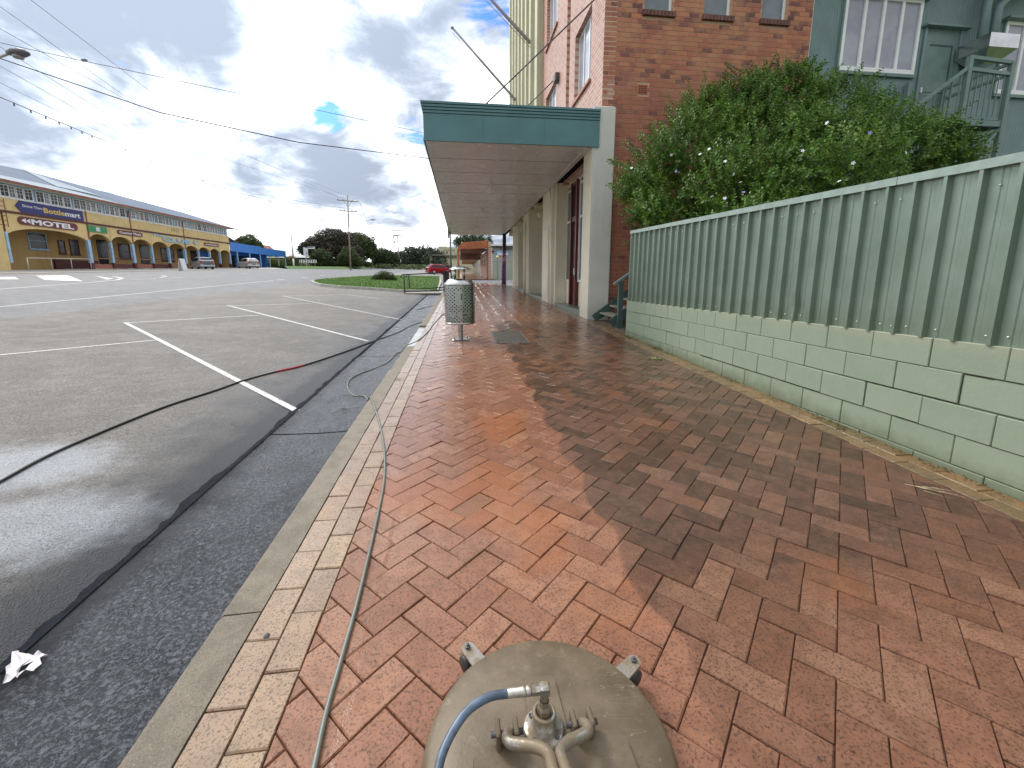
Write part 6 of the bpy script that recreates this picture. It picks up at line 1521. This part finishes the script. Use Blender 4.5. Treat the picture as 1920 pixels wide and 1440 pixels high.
b = MB(); b.tube([p-P[0] for p in P[ia:ib+1]], r*1.35, 10); b.build('red_sleeve', M_HR, hb_)
gh2 = [(838, 575), (820, 582), (800, 594), (785, 590), (781, 582), (800, 577), (826, 570)]
pts = [R(*c) for c in gh2]; P = smooth_path(pts, 6); P = [Vector((p.x, p.y, surf(p.x, p.y)+.012)) for p in P]; o0 = P[0].copy(); b = MB(); b.tube([p-o0 for p in P], .01, 6); o = b.build('hose_loop', M_HG); o.location = o0; tag(o, 'thin hose looping in the far gutter behind the bin', 'hose')
# surface cleaner
M_DISC = NT('muddy_khaki_steel'); q = M_DISC; n1 = q.noise(9, 6, .65); c_ = q.mix(q.step(n1, .35, .7), (.115, .084, .050), (.17, .130, .082))
c_ = q.mix(q.math('MULTIPLY', q.step(q.noise(90, 4, .7), .58, .68), .6), c_, (.085, .06, .035)); c_ = q.mix(q.step(q.noise(30, 5, .7, dist=1.0), .6, .75, 0, .35), c_, (.36, .31, .23))
sc_ = q.noise(3.5, 2, .5, q.map(q.pos(), (1, 9, 1), (0, 0, .9)), 0.4); c_ = q.mix(q.math('MULTIPLY', q.math('MULTIPLY', q.step(q.math('ABSOLUTE', q.math('SUBTRACT', sc_, .5)), .0, .004, 1, 0), q.step(q.noise(3, 2), .5, .6)), .35), c_, (.50, .45, .36))
q.set('Base Color', c_); q.set('Roughness', q.step(n1, .3, .7, .42, .6)); q.set('Metallic', .1); q.bump(q.math('ADD', q.noise(120, 4, .7), q.noise(18, 3)), .25, .003); M_DISC = q.m
M_DSTEEL = NT('dirty_steel_tube'); q = M_DSTEEL; n1 = q.noise(14, 6, .7); q.set('Base Color', q.mix(q.step(n1, .38, .55), (.42, .40, .37), (.20, .155, .10))); q.set('Metallic', q.step(n1, .38, .55, .9, .15)); q.set('Roughness', q.step(n1, .4, .65, .26, .6)); M_DSTEEL = q.m
M_BHOSE = simple('scuffed_blue_hose', (.085, .12, .17), .38, var=.45, scale=22, grime=.4)
cc = Vector((.197, .845, along(.845))); sc0 = thing('surface_cleaner', cc, 'round muddy khaki pressure washer floor cleaner with tubular handle and blue hose', 'surface cleaner'); sc0.rotation_euler = (tilt, 0, 0)
zt_ = .135
b = MB(); b.lathe([(.318, .02), (.318, .085), (.312, .105), (.298, .118), (.22, .127), (.10, zt_), (.001, zt_)], n=96); b.lathe([(.314, .02), (.30, .02), (.30, .1)], n=96); b.build('disc_housing', M_DISC, sc0)
b = MB(); b.lathe([(.30, .0), (.312, .0), (.316, .03)], n=64); b.build('brush_skirt', M_BINLINE, sc0)
# pressed raised plate: cross shape
def plate(P, z0, z1, name, inset=.008):
    b = MB(); n = len(P); cx = sum(p[0] for p in P)/n; cy = sum(p[1] for p in P)/n
    r0 = [(x, y, z0) for x, y in P]; r1 = [(cx+(x-cx)*.97, cy+(y-cy)*.97, z1) for x, y in P]
    b.add(r0+r1, [tuple(range(n, 2*n))]+[(i, (i+1) % n, n+(i+1) % n, n+i) for i in range(n)]); return b.build(name, M_DISC, sc0)
plate([(-.205, -.30), (-.195, -.02), (-.17, .0), (-.075, .005), (-.05, .03), (-.045, .155), (-.035, .165), (.035, .165), (.045, .155), (.05, .03), (.075, .005), (.17, 0), (.195, -.02), (.205, -.30)][::-1], .118, zt_+.008, 'pressed_plate')
hub = Vector((-.012, .020, zt_+.004))
b = MB(); b.lathe([(.001, 0), (.052, 0), (.052, .012), (.048, .015), (.030, .015), (.030, .060), (.027, .064), (.021, .064), (.021, .05), (.001, .05)], hub, 36); b.build('swivel_hub', M_DSTEEL, sc0)
b = MB()
for k in range(4): a = pi/4+k*pi/2; b.lathe([(.0055, .0145), (.0055, .0175), (.004, .0175), (.003, .0155), (.001, .0155)], hub+Vector((.041*cos(a), .041*sin(a), 0)), 10)
b.build('hub_bolts', M_DARKST, sc0)
b = MB(); b.lathe([(.018, .045), (.018, .075), (.013, .082), (.012, .098)], hub, 6, smooth=False); b.lathe([(.0095, .098), (.0095, .118)], hub, 16); b.build('swivel_stem', M_DSTEEL, sc0)
ez_ = hub+Vector((0, 0, .118)); b = MB(); b.bbox((ez_.x-.0125, ez_.y-.0125, ez_.z-.004), (ez_.x+.0125, ez_.y+.0125, ez_.z+.026), .004); b.lathe([(.0115, 0), (.0115, .022)], n=6, M=Matrix.Translation(ez_+Vector((-.012, 0, .012))) @ Matrix.Rotation(-pi/2, 4, 'Y'), smooth=False); b.build('elbow_fitting', M_DSTEEL, sc0)
M90 = Matrix.Translation(ez_+Vector((-.034, 0, .012))) @ Matrix.Rotation(-pi/2, 4, 'Y')
b = MB(); b.lathe([(.0085, 0), (.0115, .002), (.0115, .012), (.008, .013), (.012, .014), (.012, .022), (.0105, .024), (.0105, .058), (.009, .06)], n=16, M=M90); b.build('ferrule', M_TUBE if False else simple('zinc_ferrule', (.46, .43, .38), .4, metal=.7, var=.2, scale=30), sc0)
h0_ = ez_+Vector((-.092, 0, .012)); H_ = [h0_, h0_+Vector((-.05, -.004, 0)), h0_+Vector((-.105, -.03, -.006)), h0_+Vector((-.150, -.085, -.02)), h0_+Vector((-.165, -.14, -.03)), h0_+Vector((-.17, -.25, -.04)), h0_+Vector((-.17, -.45, -.02))]
b = MB(); b.tube(smooth_path(H_, 8), .0102, 14); b.build('blue_hose', M_BHOSE, sc0)
for s_ in (-1, 1):
    lx = .095*s_+hub.x; ly = hub.y-.012
    for k in (-1, 1):
        b = MB(); x = lx+k*.022; b.bbox((x-.006, ly-.024, zt_), (x+.006, ly+.020, zt_+.056), .003); b.build('handle_lug', M_DISC, sc0)
    b = MB(); b.tube([(lx-.04, ly, zt_+.03), (lx+.04, ly, zt_+.03)], .007, 10); b.build('pivot_bolt', M_DARKST, sc0)
    T = smooth_path([Vector((lx, ly+.004, zt_+.022)), Vector((lx, ly-.018, zt_+.052)), Vector((lx+.004*s_, ly-.036, zt_+.066)), Vector((lx-.004*s_, ly-.050, zt_+.070)), Vector((lx-.03*s_, ly-.062, zt_+.076)), Vector((hub.x+.034*s_, ly-.078, zt_+.086)), Vector((hub.x+.0135*s_, ly-.105, zt_+.10)), Vector((hub.x+.0135*s_, ly-.16, zt_+.125)), Vector((hub.x+.0135*s_, ly-.40, zt_+.24))], 6)
    b = MB(); b.tube(T, .0128, 16); b.build('handle_tube', M_DSTEEL, sc0)
for ang in (radians(123), radians(33.5)):
    c0 = Vector((cos(ang)*.345, sin(ang)*.345, .082)); dr_ = Vector((cos(ang), sin(ang), 0)); sd = Vector((-sin(ang), cos(ang), 0))
    Mx = Matrix(((dr_.x, sd.x, 0, c0.x), (dr_.y, sd.y, 0, c0.y), (0, 0, 1, c0.z), (0, 0, 0, 1)))
    b = MB(); P_ = [(-.06, -.024), (.022, -.021)]+[(.022+.021*cos(a), .021*sin(a)) for a in [-pi/2+pi*k/8 for k in range(1, 8)]]+[(.022, .021), (-.06, .024)]
    b.prism([Mx @ Vector((x, y, .022)) for x, y in P_], (0, 0, .005)); br = b.build('caster_bracket', M_DSTEEL, sc0)
    b = MB(); b.lathe([(.009, .027), (.009, .034), (.0045, .035), (.0045, .041), (.001, .042)], (.022, 0, 0), 6, M=Mx, smooth=False); b.build('caster_bolt', M_DARKST, sc0)
    b = MB(); b.lathe([(.012, .022), (.02, .018), (.02, .010), (.012, .006)], (.022, 0, 0), 16, M=Mx); b.build('swivel', M_SS, sc0)
    b = MB(); b.lathe([(.001, -.011), (.024, -.011), (.027, -.006), (.027, .006), (.024, .011), (.001, .011)], n=20, M=Mx @ Matrix.Translation((.034, .0, -.044)) @ Matrix.Rotation(pi/2, 4, 'X')); b.build('caster_wheel', M_BINLINE, sc0)
# litter and leaves
M_TISS = simple('crumpled_tissue', (.72, .68, .69), .7, var=.1, scale=30)
tp_ = R(42, 1258); b = MB(); n = 9; random.seed(5)
tcorn = [R(22, 1236), R(92, 1232), R(10, 1290), R(70, 1262)]
for j in range(5):
    for i in range(n):
        u, v = i/(n-1), j/4; p = (tcorn[0]*(1-u)+tcorn[1]*u)*(1-v)+(tcorn[2]*(1-u)+tcorn[3]*u)*v
        b.v.append(tuple(p-tp_+Vector((random.uniform(-.012, .012), random.uniform(-.006, .006), .012+random.uniform(0, .022)))))
for j in range(4):
    for i in range(n-1):
        if j == 2 and 2 < i < 6: continue
        b.face([j*n+i, j*n+i+1, (j+1)*n+i+1, (j+1)*n+i])
o = b.build('crumpled_tissue', M_TISS); o.location = tp_; tag(o, 'crumpled white tissue lying on the seam between asphalt and gutter', 'tissue')
M_DLEAF = simple('dry_leaf', (.30, .24, .10), .7, var=.4, scale=40); M_GLEAF = simple('fresh_fallen_leaf', (.16, .24, .05), .6, var=.3, scale=40)
def small_leaf(p, L, mat, name, label, cat='leaf', group=None, n=1, spread=.0):
    b = MB()
    for _ in range(n):
        a = random.random()*6.28; d_ = Vector((cos(a), sin(a), random.uniform(0, .3))); s_ = Vector((-sin(a), cos(a), 0))*L*.22; c = Vector((random.gauss(0, spread), random.gauss(0, spread*.5), random.uniform(0, .006)))
        b.add([c, c+d_*L*.5+s_+Vector((0, 0, .006)), c+d_*L, c+d_*L*.5-s_], [(0, 1, 2, 3)])
    o = b.build(name, mat); o.location = p; tag(o, label, cat, group); return o
p = F_(1228, 673); small_leaf(p+Vector((0, 0, .006)), .05, M_GLEAF, 'leafy_twig', 'fallen sprig of green leaves on the pavers near the fence end', 'twig', None, 34, .07)
p = F_(750, 711); small_leaf(p+Vector((0, 0, .004)), .04, M_DLEAF, 'leaf_clump', 'small yellow-brown leaf clump on the kerb joint', 'leaves', None, 8, .025)
p = F_(1660, 812); small_leaf(p+Vector((-.0, 0, .01)), .06, M_DLEAF, 'dry_leaf', 'pale dry leaf lying against the foot of the block wall', 'leaf')
p = R(650, 768); small_leaf(p+Vector((0, 0, .008)), .035, M_DARKST, 'gutter_debris', 'dark scrap of debris lying in the gutter', 'debris', None, 7, .02)
p = R(506, 882); small_leaf(p+Vector((0, 0, .012)), .02, M_DLEAF, 'tiny_leaf', 'tiny yellow leaf in the gutter by the joint', 'leaf', None, 3, .008)
# dry grass stalk
b = MB(); p = F_(1745, 920)
for k in range(12): a = radians(-50+random.uniform(-16, 16)); s_ = Vector((random.uniform(-.06, .05), random.uniform(-.02, .05), .008)); b.tube([s_, s_+Vector((cos(a)*.08, sin(a)*.08, random.uniform(0, .008)))], .0011, 4)
b.tube([Vector((-.08, .08, .006)), Vector((.10, -.10, .006))], .0014, 4); o = b.build('grass_stalk', simple('straw', (.55, .46, .28), .7)); o.location = p; tag(o, 'straw coloured dry grass stalk lying on the pavers near the wall', 'grass stalk')
# stone on edge paver
b = MB(); b.lathe([(.001, .007), (.008, .005), (.011, 0)], n=9); o = b.build('pebble', simple('grey_pebble', (.08, .085, .09), .5)); o.location = F_(500, 1192); tag(o, 'flat grey pebble sitting on a buff edging paver', 'pebble')
# litter of leaf crumbs and weeds along the wall foot
b = MB(); random.seed(11)
for _ in range(1500):
    y = random.uniform(1.2, 9.6)**1.0; x = 3.125-abs(random.gauss(0, .035 if y < 6 else .09)); 
    if y > 7.7: x = random.uniform(3.0, 3.6)
    L = random.uniform(.006, .022); a = random.random()*6.28; z = along(y)+.003+(0 if x < XW else -.02)
    b.rn = random.random(); d_ = Vector((cos(a), sin(a), .15))*L; s_ = Vector((-sin(a), cos(a), 0))*L*.3; c = Vector((x, y, z)); b.add([c, c+d_*.5+s_, c+d_, c+d_*.5-s_], [(0, 1, 2, 3)])
for cx_, cy_, n_, h_ in ((3.08, 3.05, 60, .04), (3.1, 6.3, 60, .05), (3.05, 7.3, 90, .05), (3.10, 4.4, 40, .04), (3.11, 2.2, 30, .03)):
    for _ in range(n_):
        c = Vector((cx_+random.gauss(0, .03), cy_+random.gauss(0, .12), along(cy_))); a = random.random()*6.28; d_ = Vector((cos(a)*.6, sin(a)*.6, 1)).normalized()*h_*random.uniform(.4, 1); s_ = Vector((-sin(a), cos(a), 0))*.004; b.rn = .5+random.random()*.5; b.add([c-s_, c+s_, c+d_], [(0, 1, 2)])
b.build('leaf_litter', leafmat('leaf_litter', (.05, .035, .02), (.16, .12, .05), (.12, .18, .04), .8, .1, 4), attr=True, kind='stuff')
b = MB()
for _ in range(260):
    y = random.uniform(.9, 6); x = random.uniform(-1.6, 2.8); L = random.uniform(.004, .012); a = random.random()*6.28; z = (along(y)+.003) if x > -.9 else surf(x, y)+.010
    if -.95 < x < -.78: continue
    b.rn = random.random()*.5; d_ = Vector((cos(a), sin(a), .1))*L; s_ = Vector((-sin(a), cos(a), 0))*L*.25; c = Vector((x, y, z)); b.add([c, c+d_*.5+s_, c+d_, c+d_*.5-s_], [(0, 1, 2, 3)])
b.build('grit', bpy.data.materials['leaf_litter'], attr=True, kind='stuff')
